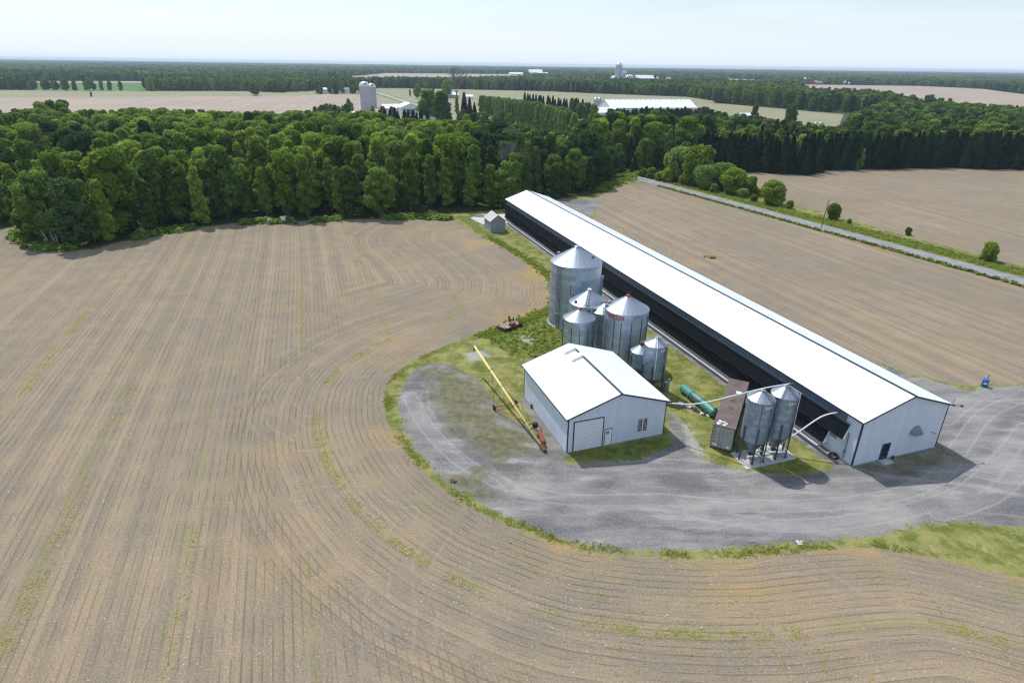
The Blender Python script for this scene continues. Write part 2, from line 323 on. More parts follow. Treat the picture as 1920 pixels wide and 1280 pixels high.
cF, cG, cR, cF1 = fc(sF), fc(sG), fc(sR), fc(sF1); cF2 = fc(sdf(GX, GY, F2)); cF3 = fc(sdf(GX, GY, F3))
FOR = np.concatenate([P_([(-500,470)]), P_([(0,428),(45,427),(40,445),(62,460),(105,468),(180,468),(215,456),(330,432),(440,419),(530,416.5),(640,412),(740,410),(800,407),(880,399),(950,393),(1060,372),(1102,369),(1122,362),(1155,347),(1187,328),(1242,322),(1312,318),(1384,321),(1450,325),(1522,329),(1545,319),(1650,316.5),(1762,314),(1920,317.5),(2250,329)]), np.array([(900, 330.), (900, 2000), (-900, 2000)])])
sFo = sdf(GX, GY, FOR); cFo = fc(sFo)
klass = np.where(cFo > 0, 0, np.where(cR > 0, 5, np.where(cF1 > 0, 1, np.where(cF2 > 0, 2, np.where(cF3 > 0, 3, np.where(cG > 0, 4, 6))))))
def ground_material():
    t = NT('farm_ground'); p = t.pos(); x, y, z = t.N_sep(p)
    F, G, Mo, W, Lu, Rd, r1, r2, tk, hd = [t.attr(k) for k in ('sF', 'sG', 'sM', 'sW', 'sL', 'sR', 'row1', 'row2', 'trk', 'hd')]
    n05 = t.noise(p, .035, 3, .5); n2 = t.noise(p, .22, 4, .6); n1 = t.noise(p, 1.1, 4, .65); n5 = t.noise(p, 5.0, 3, .7); n12 = t.noise(p, 14, 2, .6)
    edge = t.m('MULTIPLY', t.m('SUBTRACT', n1, .5), 2.6); edge2 = t.m('MULTIPLY', t.m('SUBTRACT', n5, .5), 1.6); ee = t.m('ADD', edge, edge2)
    # ---- soil
    hw = t.step(t.m('ADD', hd, t.m('MULTIPLY', t.m('SUBTRACT', n2, .5), 5)), 2.5, -1.0)
    hw2 = t.step(t.m('ADD', hd, t.m('MULTIPLY', t.m('SUBTRACT', n2, .5), 5)), -5.5, -2.5)
    def rows(r):
        fr = t.m('FRACT', t.m('DIVIDE', r, .76)); a = t.m('ABSOLUTE', t.m('SUBTRACT', fr, .5)); return t.step(a, .39, .46)
    def streak(r, sc_, det): return t.noise(dim='1D', w=r, scale=sc_, detail=det, rough=.65)
    l1 = t.m('MULTIPLY', rows(r1), hw); l2 = t.m('MULTIPLY', rows(r2), hw2)
    brk = t.m('MULTIPLY', t.step(t.noise(p, .3, 3, .6), .36, .58), t.m('ADD', .45, t.m('MULTIPLY', t.step(n5, .42, .56), .55))); line = t.m('MULTIPLY', t.m('MAXIMUM', l1, l2), brk)
    s1 = t.mixf(hw, streak(r2, .42, 5), streak(r1, .42, 5)); s2 = t.mixf(hw, streak(r2, 1.9, 3), streak(r1, 1.9, 3))
    sm = t.m('ADD', t.m('MULTIPLY', s1, .55), t.m('ADD', t.m('MULTIPLY', n2, .30), t.m('MULTIPLY', n05, .15)))
    tan_ = t.mix(t.step(n05, .35, .65), (.322, .248, .158), (.276, .220, .150))
    soil = t.mix(t.step(sm, .38, .60), tan_, (.208, .176, .136))
    soil = t.mix(t.m('MULTIPLY', t.step(s2, .50, .72), .30), soil, (.350, .282, .200))
    soil = t.mix(t.m('MULTIPLY', t.step(s2, .46, .30), .26), soil, (.17, .145, .12))
    near = t.step(r1, 11.0, .5)
    org = t.m('MULTIPLY', t.step(t.m('ADD', t.m('MULTIPLY', t.noise(p, .06, 4, .65), .65), t.m('MULTIPLY', s1, .35)), .48, .64), t.m('ADD', t.m('ADD', .18, t.m('MULTIPLY', t.step(r1, 60.0, 20.0), .18)), t.m('MULTIPLY', near, .62)))
    soil = t.mix(org, soil, (.36, .25, .105))
    clod = t.m('ADD', t.m('MULTIPLY', n5, .5), t.m('MULTIPLY', n12, .5))
    soil = t.mix(t.m('MULTIPLY', t.step(clod, .515, .64), .62), soil, (.44, .37, .285))
    soil = t.mix(t.m('MULTIPLY', t.step(clod, .485, .37), .70), soil, (.12, .095, .07))
    vo = t.N('ShaderNodeTexVoronoi'); t.S(vo.inputs['Vector'], p); vo.inputs['Scale'].default_value = 1.9
    stone = t.m('MULTIPLY', t.step(vo.outputs['Distance'], .14, .07), t.step(t.noise(p, .5, 2), .45, .6))
    soil = t.mix(t.m('MULTIPLY', stone, .7), soil, (.62, .60, .56))
    # wheel tracks
    tn = t.m('ADD', tk, t.m('MULTIPLY', t.m('SUBTRACT', n1, .5), .5)); tr = t.step(t.m('ABSOLUTE', t.m('SUBTRACT', tn, .9)), .26, .06)
    soil = t.mix(t.m('MULTIPLY', tr, t.m('MULTIPLY', .15, t.step(n2, .38, .62))), soil, (.47, .40, .33))
    # crop rows: seedlings and dark furrows
    sprout = t.m('MULTIPLY', line, t.step(n05, .40, .62)); green = t.step(t.noise(p, 3.2, 2), .42, .58)
    soil = t.mix(t.m('MULTIPLY', line, .52), soil, (.150, .128, .082))
    soil = t.mix(t.m('MULTIPLY', t.m('MULTIPLY', sprout, green), .55), soil, (.075, .095, .030))
    # weeds in streaks along missed passes
    def weed(r, c, wd): return t.step(t.m('ABSOLUTE', t.m('SUBTRACT', t.m('ADD', r, t.m('MULTIPLY', t.m('SUBTRACT', n2, .5), 1.2)), c)), wd, wd * .3)
    wmask = t.m('MULTIPLY', weed(r1, 8.6, .9), hw)
    for c_, wd in ((-96.3, .7), (-82.6, .7), (-70.5, .55), (-59.3, .5), (-45.5, .5), (-30.5, .5)): wmask = t.m('MAXIMUM', wmask, t.m('MULTIPLY', weed(r2, c_, wd), hw2))
    wn = t.m('MULTIPLY', t.step(t.noise(p, .11, 3), .42, .56), t.step(n5, .42, .52))
    spot = t.m('MULTIPLY', t.step(t.m('ADD', t.noise(p, .16, 5, .7), t.m('MULTIPLY', near, .07)), .63, .70), t.step(n5, .42, .6))
    wm = t.m('MAXIMUM', t.m('MULTIPLY', wmask, wn), spot)
    wm = t.m('MULTIPLY', wm, t.step(t.noise(p, 8.5, 2, .6), .44, .50)); soil = t.mix(t.m('MULTIPLY', wm, .5), soil, t.mix(n12, (.13, .165, .020), (.33, .34, .07)))
    # ---- gravel
    mpg = t.comb(t.m('ADD', t.m('MULTIPLY', x, .34), t.m('MULTIPLY', y, -.1)), t.m('MULTIPLY', y, 1.15), 0)
    gs = t.noise(mpg, .42, 6, .62, dist=.2); gl = t.noise(p, .09, 3, .5)
    grav = t.mix(t.step(t.m('ADD', t.m('MULTIPLY', gs, .6), t.m('MULTIPLY', gl, .4)), .40, .60), (.115, .113, .117), (.236, .223, .208))
    grav = t.mix(t.m('MULTIPLY', t.step(gs, .56, .70), .5), grav, (.38, .365, .35))
    grav = t.mix(t.m('MULTIPLY', t.step(t.noise(p, .14, 3), .52, .66), .5), grav, (.30, .27, .24))
    wob = t.m('ADD', r1, t.m('MULTIPLY', gl, 9)); c1_ = t.noise(dim='1D', w=wob, scale=.75, detail=4, rough=.65); msk = t.step(t.noise(p, .07, 3), .38, .58)
    grav = t.mix(t.m('MULTIPLY', t.m('MULTIPLY', t.step(c1_, .53, .66), msk), .30), grav, (.40, .385, .37)); grav = t.mix(t.m('MULTIPLY', t.m('MULTIPLY', t.step(c1_, .46, .34), msk), .3), grav, (.11, .112, .125))
    grav = t.mix(t.m('MULTIPLY', t.step(clod, .51, .62), .42), grav, (.50, .49, .48))
    grav = t.mix(t.m('MULTIPLY', t.step(clod, .49, .38), .42), grav, (.085, .088, .10))
    rut = t.m('MULTIPLY', tr, .38); band = t.m('MULTIPLY', t.step(t.m('ADD', tk, t.m('MULTIPLY', t.m('SUBTRACT', n2, .5), 3)), 2.4, .3), .20)
    grav = t.mix(t.m('MAXIMUM', rut, band), grav, (.40, .385, .365))
    # ---- grass
    gnl = t.noise(p, .35, 5, .7)
    gr = t.mix(t.step(gnl, .38, .62), (.108, .135, .026), (.265, .250, .085))
    gr = t.mix(t.m('MULTIPLY', t.step(t.noise(p, .55, 5, .75), .54, .66), .65), gr, (.37, .32, .17))
    lush = t.step(t.m('ADD', Lu, t.m('MULTIPLY', ee, .6)), -.6, .8)
    lg = t.mix(t.step(n1, .35, .65), (.075, .105, .020), (.175, .200, .045))
    gr = t.mix(lush, gr, lg)
    gr = t.mix(t.m('MULTIPLY', t.step(n12, .5, .7), .35), gr, (.30, .32, .10)); gr = t.mix(t.m('MULTIPLY', t.step(n5, .48, .32), .55), gr, (.030, .045, .010))
    worn = t.m('MULTIPLY', t.step(t.m('ADD', W, ee), -.4, .8), .85)
    gr = t.mix(worn, gr, t.mix(t.step(n5, .4, .6), (.24, .235, .23), (.45, .43, .39)))
    # ---- blend
    gm = t.step(t.m('ADD', G, t.m('MULTIPLY', ee, 1.0)), -.35, .35)
    moss = t.m('MULTIPLY', t.step(t.m('ADD', Mo, t.m('MULTIPLY', t.m('SUBTRACT', gnl, .5), 15)), -2.0, 2.2), t.m('ADD', .45, t.m('MULTIPLY', t.step(n5, .38, .56), .55)))
    mosc = t.mix(t.step(n1, .4, .6), (.105, .088, .045), (.160, .165, .055))
    grav = t.mix(t.m('MULTIPLY', moss, .9), grav, mosc)
    c = t.mix(gm, gr, grav)
    fm = t.step(t.m('ADD', F, t.m('MULTIPLY', ee, .35)), -.25, .25)
    c = t.mix(fm, c, soil)
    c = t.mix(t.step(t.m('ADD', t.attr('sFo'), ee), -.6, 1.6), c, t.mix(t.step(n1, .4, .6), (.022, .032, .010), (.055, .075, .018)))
    # ---- road
    lanes = t.step(t.m('ABSOLUTE', t.m('SUBTRACT', t.m('ABSOLUTE', t.m('SUBTRACT', Rd, RW)), 1.15)), .75, .25)
    rc = t.mix(t.step(t.noise(p, .3, 5, .6), .35, .65), (.19, .19, .215), (.27, .27, .30)); rc = t.mix(t.m('MULTIPLY', n5, .3), rc, (.38, .38, .38))
    rm = t.step(t.m('ADD', Rd, t.m('MULTIPLY', ee, .3)), -.15, .15)
    c = t.mix(rm, c, rc)
    h = t.m('ADD', t.m('MULTIPLY', clod, .6), t.m('MULTIPLY', t.m('MULTIPLY', line, fm), -.8))
    h = t.m('ADD', h, t.m('MULTIPLY', t.m('MULTIPLY', s2, fm), .8))
    return t.end(t.bsdf(c, .95, 0, t.bump(h, .55, .14), .12))
M['ground'] = ground_material()
verts = np.stack([GX.ravel(), GY.ravel(), np.zeros(NX * NY)], 1)
ATT = dict(sF=sF, sG=sG, sM=sM, sW=sW_, sL=sL, sR=sR, row1=row1f, row2=row2f, trk=trk, hd=hd, sFo=sFo)
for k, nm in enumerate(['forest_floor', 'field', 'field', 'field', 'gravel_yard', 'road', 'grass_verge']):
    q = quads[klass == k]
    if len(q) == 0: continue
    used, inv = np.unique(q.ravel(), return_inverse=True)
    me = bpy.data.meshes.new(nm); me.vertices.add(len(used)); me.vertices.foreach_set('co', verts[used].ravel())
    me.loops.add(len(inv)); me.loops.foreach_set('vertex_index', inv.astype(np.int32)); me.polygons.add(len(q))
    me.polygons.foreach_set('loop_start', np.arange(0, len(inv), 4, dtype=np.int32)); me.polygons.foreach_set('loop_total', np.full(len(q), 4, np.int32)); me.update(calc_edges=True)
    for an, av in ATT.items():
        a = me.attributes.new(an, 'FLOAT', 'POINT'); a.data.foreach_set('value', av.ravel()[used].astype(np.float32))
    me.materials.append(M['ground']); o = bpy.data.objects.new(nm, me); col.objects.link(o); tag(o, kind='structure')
# far ground: a sheet to the horizon
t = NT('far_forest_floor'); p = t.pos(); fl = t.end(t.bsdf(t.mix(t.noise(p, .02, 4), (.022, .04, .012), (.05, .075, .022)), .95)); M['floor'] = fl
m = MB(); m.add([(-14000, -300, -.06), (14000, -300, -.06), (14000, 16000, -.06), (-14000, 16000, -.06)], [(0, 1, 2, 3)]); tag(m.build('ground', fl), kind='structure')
def farfield(name, c1, c2, ang, per):
    t = NT(name); p = t.pos(); x, y, z = t.N_sep(p); r = t.m('ADD', t.m('MULTIPLY', x, math.cos(ang)), t.m('MULTIPLY', y, math.sin(ang)))
    n = t.noise(dim='1D', w=r, scale=1 / per, detail=5, rough=.7); n2 = t.noise(p, .012, 4, .6)
    return t.end(t.bsdf(t.mix(t.step(t.m('ADD', t.m('MULTIPLY', n, .5), t.m('MULTIPLY', n2, .5)), .4, .6), c1, c2), .95))
M['ff_tan'] = farfield('far_field_tan', (.37, .29, .225), (.30, .245, .195), .2, 9)
M['ff_green'] = farfield('far_field_sprouting', (.225, .225, .125), (.275, .25, .15), .3, 9)
M['ff_crop'] = farfield('far_field_crop', (.06, .15, .035), (.075, .175, .04), .3, 20)
M['ff_lawn'] = farfield('far_lawn', (.10, .15, .03), (.16, .20, .05), 1, 20)
# clearings: far edge = base of the trees behind, near edge = tops of the trees in front
def clearing(far, near, mat, hz=14.0, h=.02, near_mode='tops'):
    a = [U(*q) for q in far]; b = [U(q[0], q[1], hz if near_mode == 'tops' else 0) for q in near][::-1]
    poly = np.array(a + b); m = MB(); m.add([(q[0], q[1], h) for q in poly], [tuple(range(len(poly)))[::-1]]); o = m.build('field', mat); tag(o, kind='structure')
    return poly
CLEAR = []
C = CLEAR.append
C(clearing([(-120,182),(0,180.5),(300,179),(660,176),(706,175.7),(745,186),(790,202)], [(-120,214),(0,212),(145,205),(260,204),(400,207),(560,205),(650,202),(790,212)], M['ff_tan'], 15))
C(clearing([(-120,169.5),(0,169),(275,171),(471,171.3),(520,174),(590,170.5)], [(-120,184),(0,183),(300,181.6),(590,179)], M['ff_green'], 0, .04, 'g'))
C(clearing([(66,155.2),(270,155.6),(276,158)], [(66,169),(200,170),(272,171.5)], M['ff_crop'], 0, .04, 'g'))
C(clearing([(60,152.3),(280,152.6)], [(60,156),(280,156.5)], M['ff_tan'], 0, .03, 'g'))
C(clearing([(590,167),(640,166.5),(672,170),(704,174.5)], [(590,175.5),(640,175.5),(690,175.5),(704,175.5)], M['ff_lawn'], 0, .05, 'g'))
C(clearing([(698,165.8),(760,166),(873,168),(1019,171.3),(1125,176),(1289,182),(1340,190)], [(712,174),(790,198.5),(900,200),(985,196),(1055,203),(1100,212),(1320,215),(1345,212)], M['ff_green'], 19, .05, 'tops'))
C(clearing([(1300,190),(1455,203),(1582,214.8)], [(1300,206),(1400,213),(1480,222),(1525,231.5),(1566,233)], M['ff_green'], 12))
C(clearing([(660,146.5),(676,142),(724,137.4),(953,139.5),(985,141)], [(660,151),(724,150),(800,149.5),(877,149.5),(953,146),(985,146)], M['ff_tan'], 10))
C(clearing([(600,150.5),(660,146.5)], [(600,153),(660,151)], M['ff_tan'], 0, .03, 'g'))
C(clearing([(990,140.5),(1045,141),(1120,143.5)], [(990,146),(1045,147.5),(1120,150)], M['ff_tan'], 0, .05, 'g'))
C(clearing([(1066,150.5),(1190,151),(1262,152)], [(1070,156),(1120,157),(1187,161),(1262,161)], M['ff_tan'], 0, .06, 'g'))
C(clearing([(1190,143.5),(1262,145),(1340,149)], [(1190,150),(1262,152),(1330,155)], M['ff_green'], 0, .05, 'g'))
C(clearing([(1361,147.5),(1432,150.5),(1440,153)], [(1361,159),(1462,157.5)], M['ff_green'], 6))
C(clearing([(1507,158.6),(1600,160),(1725,161.5),(1800,165),(1845,167.5),(1920,177),(2060,184)], [(1500,163),(1537,169),(1665,173),(1700,183),(1762,187),(1920,198),(2060,206)], M['ff_tan'], 13))
# straight far stretch of the road
rm_ = farfield('far_road', (.30, .30, .32), (.36, .36, .38), 1, 5)
a0, a1 = U(786, 199), U(707, 173.6); dd = (a1 - a0) / np.linalg.norm(a1 - a0); nn = np.array([dd[1], -dd[0]])
m = MB(); q0, q1 = a0 - dd * 120, a1 + dd * 60
m.add([(*(q0 - nn * 3.6), .12), (*(q0 + nn * 3.6), .12), (*(q1 + nn * 3.6), .12), (*(q1 - nn * 3.6), .12)], [(0, 1, 2, 3)]); tag(m.build('road', rm_), kind='structure')
for s_, (w0, w1) in ((-1, (3.7, 9)), (1, (3.7, 7))):
    m = MB(); m.add([(*(q0 + s_ * nn * w0), .1), (*(q0 + s_ * nn * w1), .1), (*(q1 + s_ * nn * w1), .1), (*(q1 + s_ * nn * w0), .1)], [(0, 1, 2, 3)]); tag(m.build('grass_verge', M['ff_lawn']), kind='structure')
FROAD = np.array([q0 - nn * 9, q0 + nn * 9, q1 + nn * 9, q1 - nn * 9]); CLEAR.append(FROAD)
# ================================================================ LONG BARN
RZ = math.atan2(BV[1], BV[0])
barn = empty('livestock_barn', (BO[0], BO[1], 0), RZ, 'very long low white-roofed barn with black ribbed hoods along its side wall', 'barn')
EZ, RISE, OH = 6.08, 2.33, .385
def gable_shell(W, L, ez, rise, oh, t=.14):
    """closed shell of four walls and gable tops, roof-line just under the roof sheet"""
    s = rise / (W / 2 + oh); e = ez + s * oh - t * 1.1; r = ez + rise - t * 1.1; m = MB()
    A = [(0, 0, 0), (W, 0, 0), (W, 0, e), (W / 2, 0, r), (0, 0, e)]; B = [(x, L, z) for x, _, z in A]
    m.add(A + B, [(0, 1, 2, 3, 4), (9, 8, 7, 6, 5), (0, 5, 6, 1), (1, 6, 7, 2), (4, 9, 5, 0)])
    return m, e, r
def gable_roof(W, L, ez, rise, oh, ohy, t=.12, rib=.9, hw=.02):
    m = MB(); c = W / 2
    for sg in (-1, 1):
        x0 = c + sg * (c + oh); pts = [(x0, ez), (c, ez + rise), (c, ez + rise - t), (x0, ez - t)]
        m.prism(pts if sg > 0 else pts[::-1], 'y', -ohy, L + ohy)
        n = int((L + 2 * ohy) / rib)
        for i in range(1, n):
            y = -ohy + i * rib; dx = x0 + (-sg) * .02
            m.add([(dx, y - .03, ez + .002), (dx, y + .03, ez + .002), (c, y + .03, ez + rise + .002), (c, y - .03, ez + rise + .002),
                   (dx, y, ez + hw), (c, y, ez + rise + hw)], [(0, 3, 5, 4), (4, 5, 2, 1)] if sg < 0 else [(4, 5, 3, 0), (1, 2, 5, 4)])
    return m
m, e_, r__ = gable_shell(BW, BL, EZ, RISE, OH); m.build('wall', M['white_wall'], barn)
gable_roof(BW, BL, EZ, RISE, OH, .32).build('roof', M['white_roof'], barn)
m = MB(); c = BW / 2; z = EZ + RISE
m.prism([(c - .16, z - .03), (c - .14, z + .05), (c, z + .09), (c + .14, z + .05), (c + .16, z - .03)], 'y', -.34, BL + .34); m.build('ridge_vent', M['slate_trim'], barn)
m = MB()
for yy in (-.36, BL + .325):
    for sg in (-1, 1):
        x0 = c + sg * (c + OH + .01); m.prism([(x0, EZ - .17), (x0, EZ + .03), (c, z + .03), (c, z - .17)], 'y', yy, yy + .035)
m.box(-OH - .05, -OH - .005, -.36, BL + .36, EZ - .16, EZ + .015); m.box(BW + OH + .005, BW + OH + .05, -.36, BL + .36, EZ - .16, EZ + .015)
m.build('fascia', M['slate_trim'], barn)
m = MB()
for (x, y) in ((0, 0), (BW, 0), (0, BL), (BW, BL)):
    sx, sy = (-1 if x == 0 else 1), (-1 if y == 0 else 1)
    m = MB(); m.box(min(x, x + sx * .02), max(x, x + sx * .02), min(y + sy * .02, y - sy * .14), max(y + sy * .02, y - sy * .14), .12, e_)
    m.box(min(x - sx * .14, x), max(x - sx * .14, x), min(y, y + sy * .02), max(y, y + sy * .02), .12, e_)
    m.build('corner_trim', M['slate_trim'], barn)
m = MB(); m.box(-.10, BW + .06, -.06, BL + .06, -.2, .14); m.build('foundation', M['concrete_grey'], barn)
m = MB(); m.box(-.22, -.004, 4.6, BL, .15, .62); m.build('sill', M['concrete'], barn)
m = MB(); m.box(-.80, -.105, 4.6, BL, -.1, .17); m.build('kerb', M['concrete'], barn)
m = MB(); m.box(-1.25, -.81, 1.0, BL - .5, -.1, .06); m.build('drip_strip', M['slate_trim'], barn)
m = MB(); m.box(-.30, -.222, 4.6, BL - 1, .40, .46); m.tube([(-.32, 4.4, .30), (-.32, BL - 2, .30)], .045, 6); m.build('water_pipe', M['white_pipe'], barn)
m = MB(); m.box(-.025, -.002, 2.13, BL - .2, 4.9, 5.84); m.build('upper_wall_band', M['slate_wall'], barn)
m = MB(); m.box(-.25, -.003, 1.5, BL - .1, 4.80, 4.86); m.box(-.26, -.225, 1.5, BL - .1, 4.70, 4.80); m.build('flashing', M['flashing'], barn)
m = MB(); m.box(-.29, -.262, 1.48, BL - .1, 4.72, 4.90); m.build('gutter', M['slate_trim'], barn)
m = MB(); m.box(-.02, -.002, 4.0, BL - .2, .63, 4.68); m.build('curtain_wall', M['black_hood'], barn)
def hood(y0, y1, zt, zb, xt, xb):
    """ribbed steel hood that leans out from the wall: top edge at the wall, bottom edge proud of it"""
    m = MB(); n = int((y1 - y0) / .30); pr = []
    for i in range(n):
        y = y0 + i * .30; pr += [(y, 0), (y + .20, 0), (y + .22, .05), (y + .28, .05)]
    pr.append((y1, 0)); V = []
    for (y, d) in pr: V += [(xt - d, y, zt), (xb - d, y, zb)]
    F = [(2 * i, 2 * i + 1, 2 * i + 3, 2 * i + 2) for i in range(len(pr) - 1)]; m.add(V, F)
    V2 = [(xt + .01, y0, zt), (xb + .02, y0, zb), (xb + .02, y1, zb), (xt + .01, y1, zt)]; m.add(V2, [(0, 3, 2, 1)])
    m.tube([(xb - .02, y0, zb), (xb - .02, y1, zb)], .03, 5)
    return m
hood(1.55, BL - .1, 4.70, 2.86, -.10, -.60).build('upper_hood', M['black_hood'], barn)
hood(4.05, BL - .1, 2.70, .82, -.05, -.56).build('lower_hood', M['black_hood'], barn)
for y, zt, zb, xb in ((1.5, 4.70, 2.86, -.64), (4.0, 2.62, .80, -.60)):
    m = MB(); m.prism([(-.02, zt), (-.02, zb), (xb, zb)], 'y', y, y + .03); m.build('hood_end_cap', M['white_trim'], barn)
m = MB(); m.box(-.03, -.003, 2.85, 3.85, 1.98, 2.80); m.build('vent_panel', M['flashing'], barn)
m = MB(); m.tube([(-.09, 1.30, .35), (-.09, 1.34, 3.75)], .07, 6); m.box(-.2, -.02, 1.2, 1.45, 1.1, 1.45); m.build('conduit', M['flashing'], barn)
# gable end fittings
door = MB(); door.box(4.0, 5.2, -.07, -.004, .05, 2.28); d_ = door.build('door', M['slate_trim'], barn)
m = MB(); m.box(4.22, 4.98, -.085, -.071, .55, 2.12); m.build('pane', M['dark_glass'], d_)
m = MB(); m.box(4.86, 4.94, -.13, -.086, 1.0, 1.1); m.build('handle', M['flashing'], d_)
m = MB(); m.box(3.9, 5.4, -1.0, -.08, 0, .10); m.build('step', M['concrete'], barn)
m = MB(); m.box(3.45, 3.75, -.05, -.003, 1.35, 1.62); m.build('notice_plate', M['white_trim'], barn)
m = MB(); prof = []   # quarter-dome cowl over the fan opening
N_ = 12
V = []; F = []
for i in range(N_ + 1):
    a = math.pi * i / N_; V += [(8.65 - .92 * math.cos(a), -.02, 2.95 + .98 * math.sin(a)), (8.65 - .55 * math.cos(a), -.62, 2.92 + .55 * math.sin(a)), (8.65 - .55 * math.cos(a) * .9, -.62, 2.90)]
for i in range(N_): F += [(3 * i, 3 * i + 1, 3 * i + 4, 3 * i + 3), (3 * i + 1, 3 * i + 2, 3 * i + 5, 3 * i + 4)]
m.add(V, F); m.build('fan_cowl', M['flashing'], barn)
m = MB(); m.tube([(11.4, -.08, 2.55), (12.15, -.10, 2.2)], .05, 6); m.build('pipe_stub', M['flashing'], barn)
m = MB(); m.tube([(BW + .3, -.3, EZ - .1), (BW + 1.3, -.5, EZ - .15)], .04, 6); m.lathe([(.0, EZ - .05), (.12, EZ - .1), (.18, EZ - .28), (.0, EZ - .30)], 10, BW + 1.4, -.52); m.build('yard_lamp', M['slate_trim'], barn)
m = MB(); m.tube([(BW + .1, -.25, EZ), (BW + .1, -.25, EZ + 1.0)], .025, 5); m.tube([(BW - .2, -.25, EZ + .7), (BW + .4, -.25, EZ + .7)], .02, 5); m.build('antenna', M['flashing'], barn)
m = MB(); m.box(5.9, 6.05, -.3, -.12, .0, .38); m.build('tap', M['slate_trim'], barn)
# ================================================================ STORAGE SHED with garage door
S_rz = math.atan2(SV[1], SV[0])
shed = empty('machine_shed', (SO[0], SO[1], 0), S_rz, 'squarish white steel shed with a wide garage door and two white roof vents', 'shed')
SEZ, SR, SOH = 4.76, 2.286, .36
m, e2, r2_ = gable_shell(SW, SL, SEZ, SR, SOH); m.build('wall', M['white_wall'], shed)
gable_roof(SW, SL, SEZ, SR, SOH, .3).build('roof', M['white_roof'], shed)
c = SW / 2; z = SEZ + SR; m = MB(); m.prism([(c - .15, z - .03), (c - .13, z + .05), (c, z + .08), (c + .13, z + .05), (c + .15, z - .03)], 'y', -.32, SL - .6); m.build('ridge_cap', M['slate_trim'], shed)
m = MB()
for yy in (-.34, SL + .305):
    for sg in (-1, 1):
        x0 = c + sg * (c + SOH + .01); m.prism([(x0, SEZ - .17), (x0, SEZ + .03), (c, z + .03), (c, z - .17)], 'y', yy, yy + .035)
m.box(-SOH - .05, -SOH - .005, -.34, SL + .34, SEZ - .16, SEZ + .015); m.box(SW + SOH + .005, SW + SOH + .05, -.34, SL + .34, SEZ - .16, SEZ + .015)
m.build('fascia', M['slate_trim'], shed)
m = MB()
for (x, y) in ((0, 0), (SW, 0), (0, SL), (SW, SL)):
    sx, sy = (-1 if x == 0 else 1), (-1 if y == 0 else 1)
    m = MB(); m.box(min(x, x + sx * .02), max(x, x + sx * .02), min(y + sy * .02, y - sy * .11), max(y + sy * .02, y - sy * .11), .1, e2)
    m.box(min(x - sx * .11, x), max(x - sx * .11, x), min(y, y + sy * .02), max(y, y + sy * .02), .1, e2)
    m.build('corner_trim', M['slate_trim'], shed)
m = MB(); m.box(-.05, SW + .05, -.05, SL + .05, -.2, .09); m.build('foundation', M['concrete_grey'], shed)
M['door_white'] = plain('garage_door_white', (.70, .73, .78), .5, var=.05)
m = MB()
for i in range(7): m.box(.85, 4.55, -.05 + .0, -.004, .10 + i * .555, .10 + i * .555 + .535)
gd = m.build('garage_door', M['door_white'], shed)
m = MB(); m.box(.70, .83, -.06, -.003, .1, 4.05); m.box(4.57, 4.68, -.06, -.003, .1, 4.05); m.box(.70, 4.68, -.06, -.003, 4.06, 4.16); m.build('door_trim', M['slate_trim'], gd)
m = MB(); m.box(4.95, 5.82, -.05, -.003, .12, 2.28); md = m.build('door', M['white_trim'], shed)
m = MB(); m.box(5.06, 5.50, -.058, -.051, 1.62, 2.05); m.build('pane', M['flashing'], md)
m = MB(); m.box(4.88, 4.94, -.06, -.003, .1, 2.36); m.box(5.83, 5.88, -.06, -.003, .1, 2.36); m.box(4.945, 5.825, -.06, -.003, 2.29, 2.36); m.build('door_frame', M['slate_trim'], md)
m = MB(); m.tube([(5.12, -.05, 1.1), (5.12, -.12, 1.1)], .04, 6); m.build('handle', M['flashing'], md)
m = MB(); m.box(9.35, 10.72, -.03, -.003, 1.05, 2.86); win = m.build('window', M['slate_trim'], shed)
for x0 in (9.43, 10.10):
    m = MB(); m.box(x0, x0 + .54, -.04, -.031, 1.14, 2.78); pn = m.build('pane', M['dark_glass'], win)
m = MB()
for x0 in (9.43, 10.10):
    for k in (1, 2): m.box(x0 + k * .18 - .012, x0 + k * .18 + .012, -.055, -.042, 1.14, 2.78)
    for k in range(1, 5): m.box(x0, x0 + .54, -.058, -.056, 1.14 + k * .33 - .014, 1.14 + k * .33 + .014)
m.box(9.97, 10.10, -.07, -.042, 1.1, 2.8); m.box(9.37, 9.43, -.07, -.042, 1.1, 2.8); m.box(10.64, 10.70, -.07, -.042, 1.1, 2.8); m.box(9.37, 10.70, -.07, -.059, 1.07, 1.14); m.box(9.37, 10.70, -.07, -.059, 2.78, 2.84)
m.build('window_bars', M['white_trim'], win)
for yy in (SL - 1.5, SL - 3.9):   # roof ventilators hugging the ridge on the left slope
    m = MB(); sl = SR / (c + SOH)
    def rz_(x): return SEZ + (x + SOH) * sl
    x0, x1 = c - 1.75, c - .05; w_ = .55
    m.add([(x0, yy - w_, rz_(x0) + .01), (x1, yy - w_, rz_(x1) + .01), (x1, yy + w_, rz_(x1) + .01), (x0, yy + w_, rz_(x0) + .01),
           (x0 + .25, yy - w_ * .8, rz_(x0) + .42), (x1, yy - w_ * .8, rz_(x1) + .34), (x1, yy + w_ * .8, rz_(x1) + .34), (x0 + .25, yy + w_ * .8, rz_(x0) + .42)],
          [(4, 5, 6, 7), (0, 1, 5, 4), (1, 2, 6, 5), (2, 3, 7, 6), (3, 0, 4, 7)]); m.build('roof_vent', M['white_trim'], shed)
m = MB(); m.box(-.3, -.1, 11.0, 11.3, 0, .55); m.build('tap', M['slate_trim'], shed)
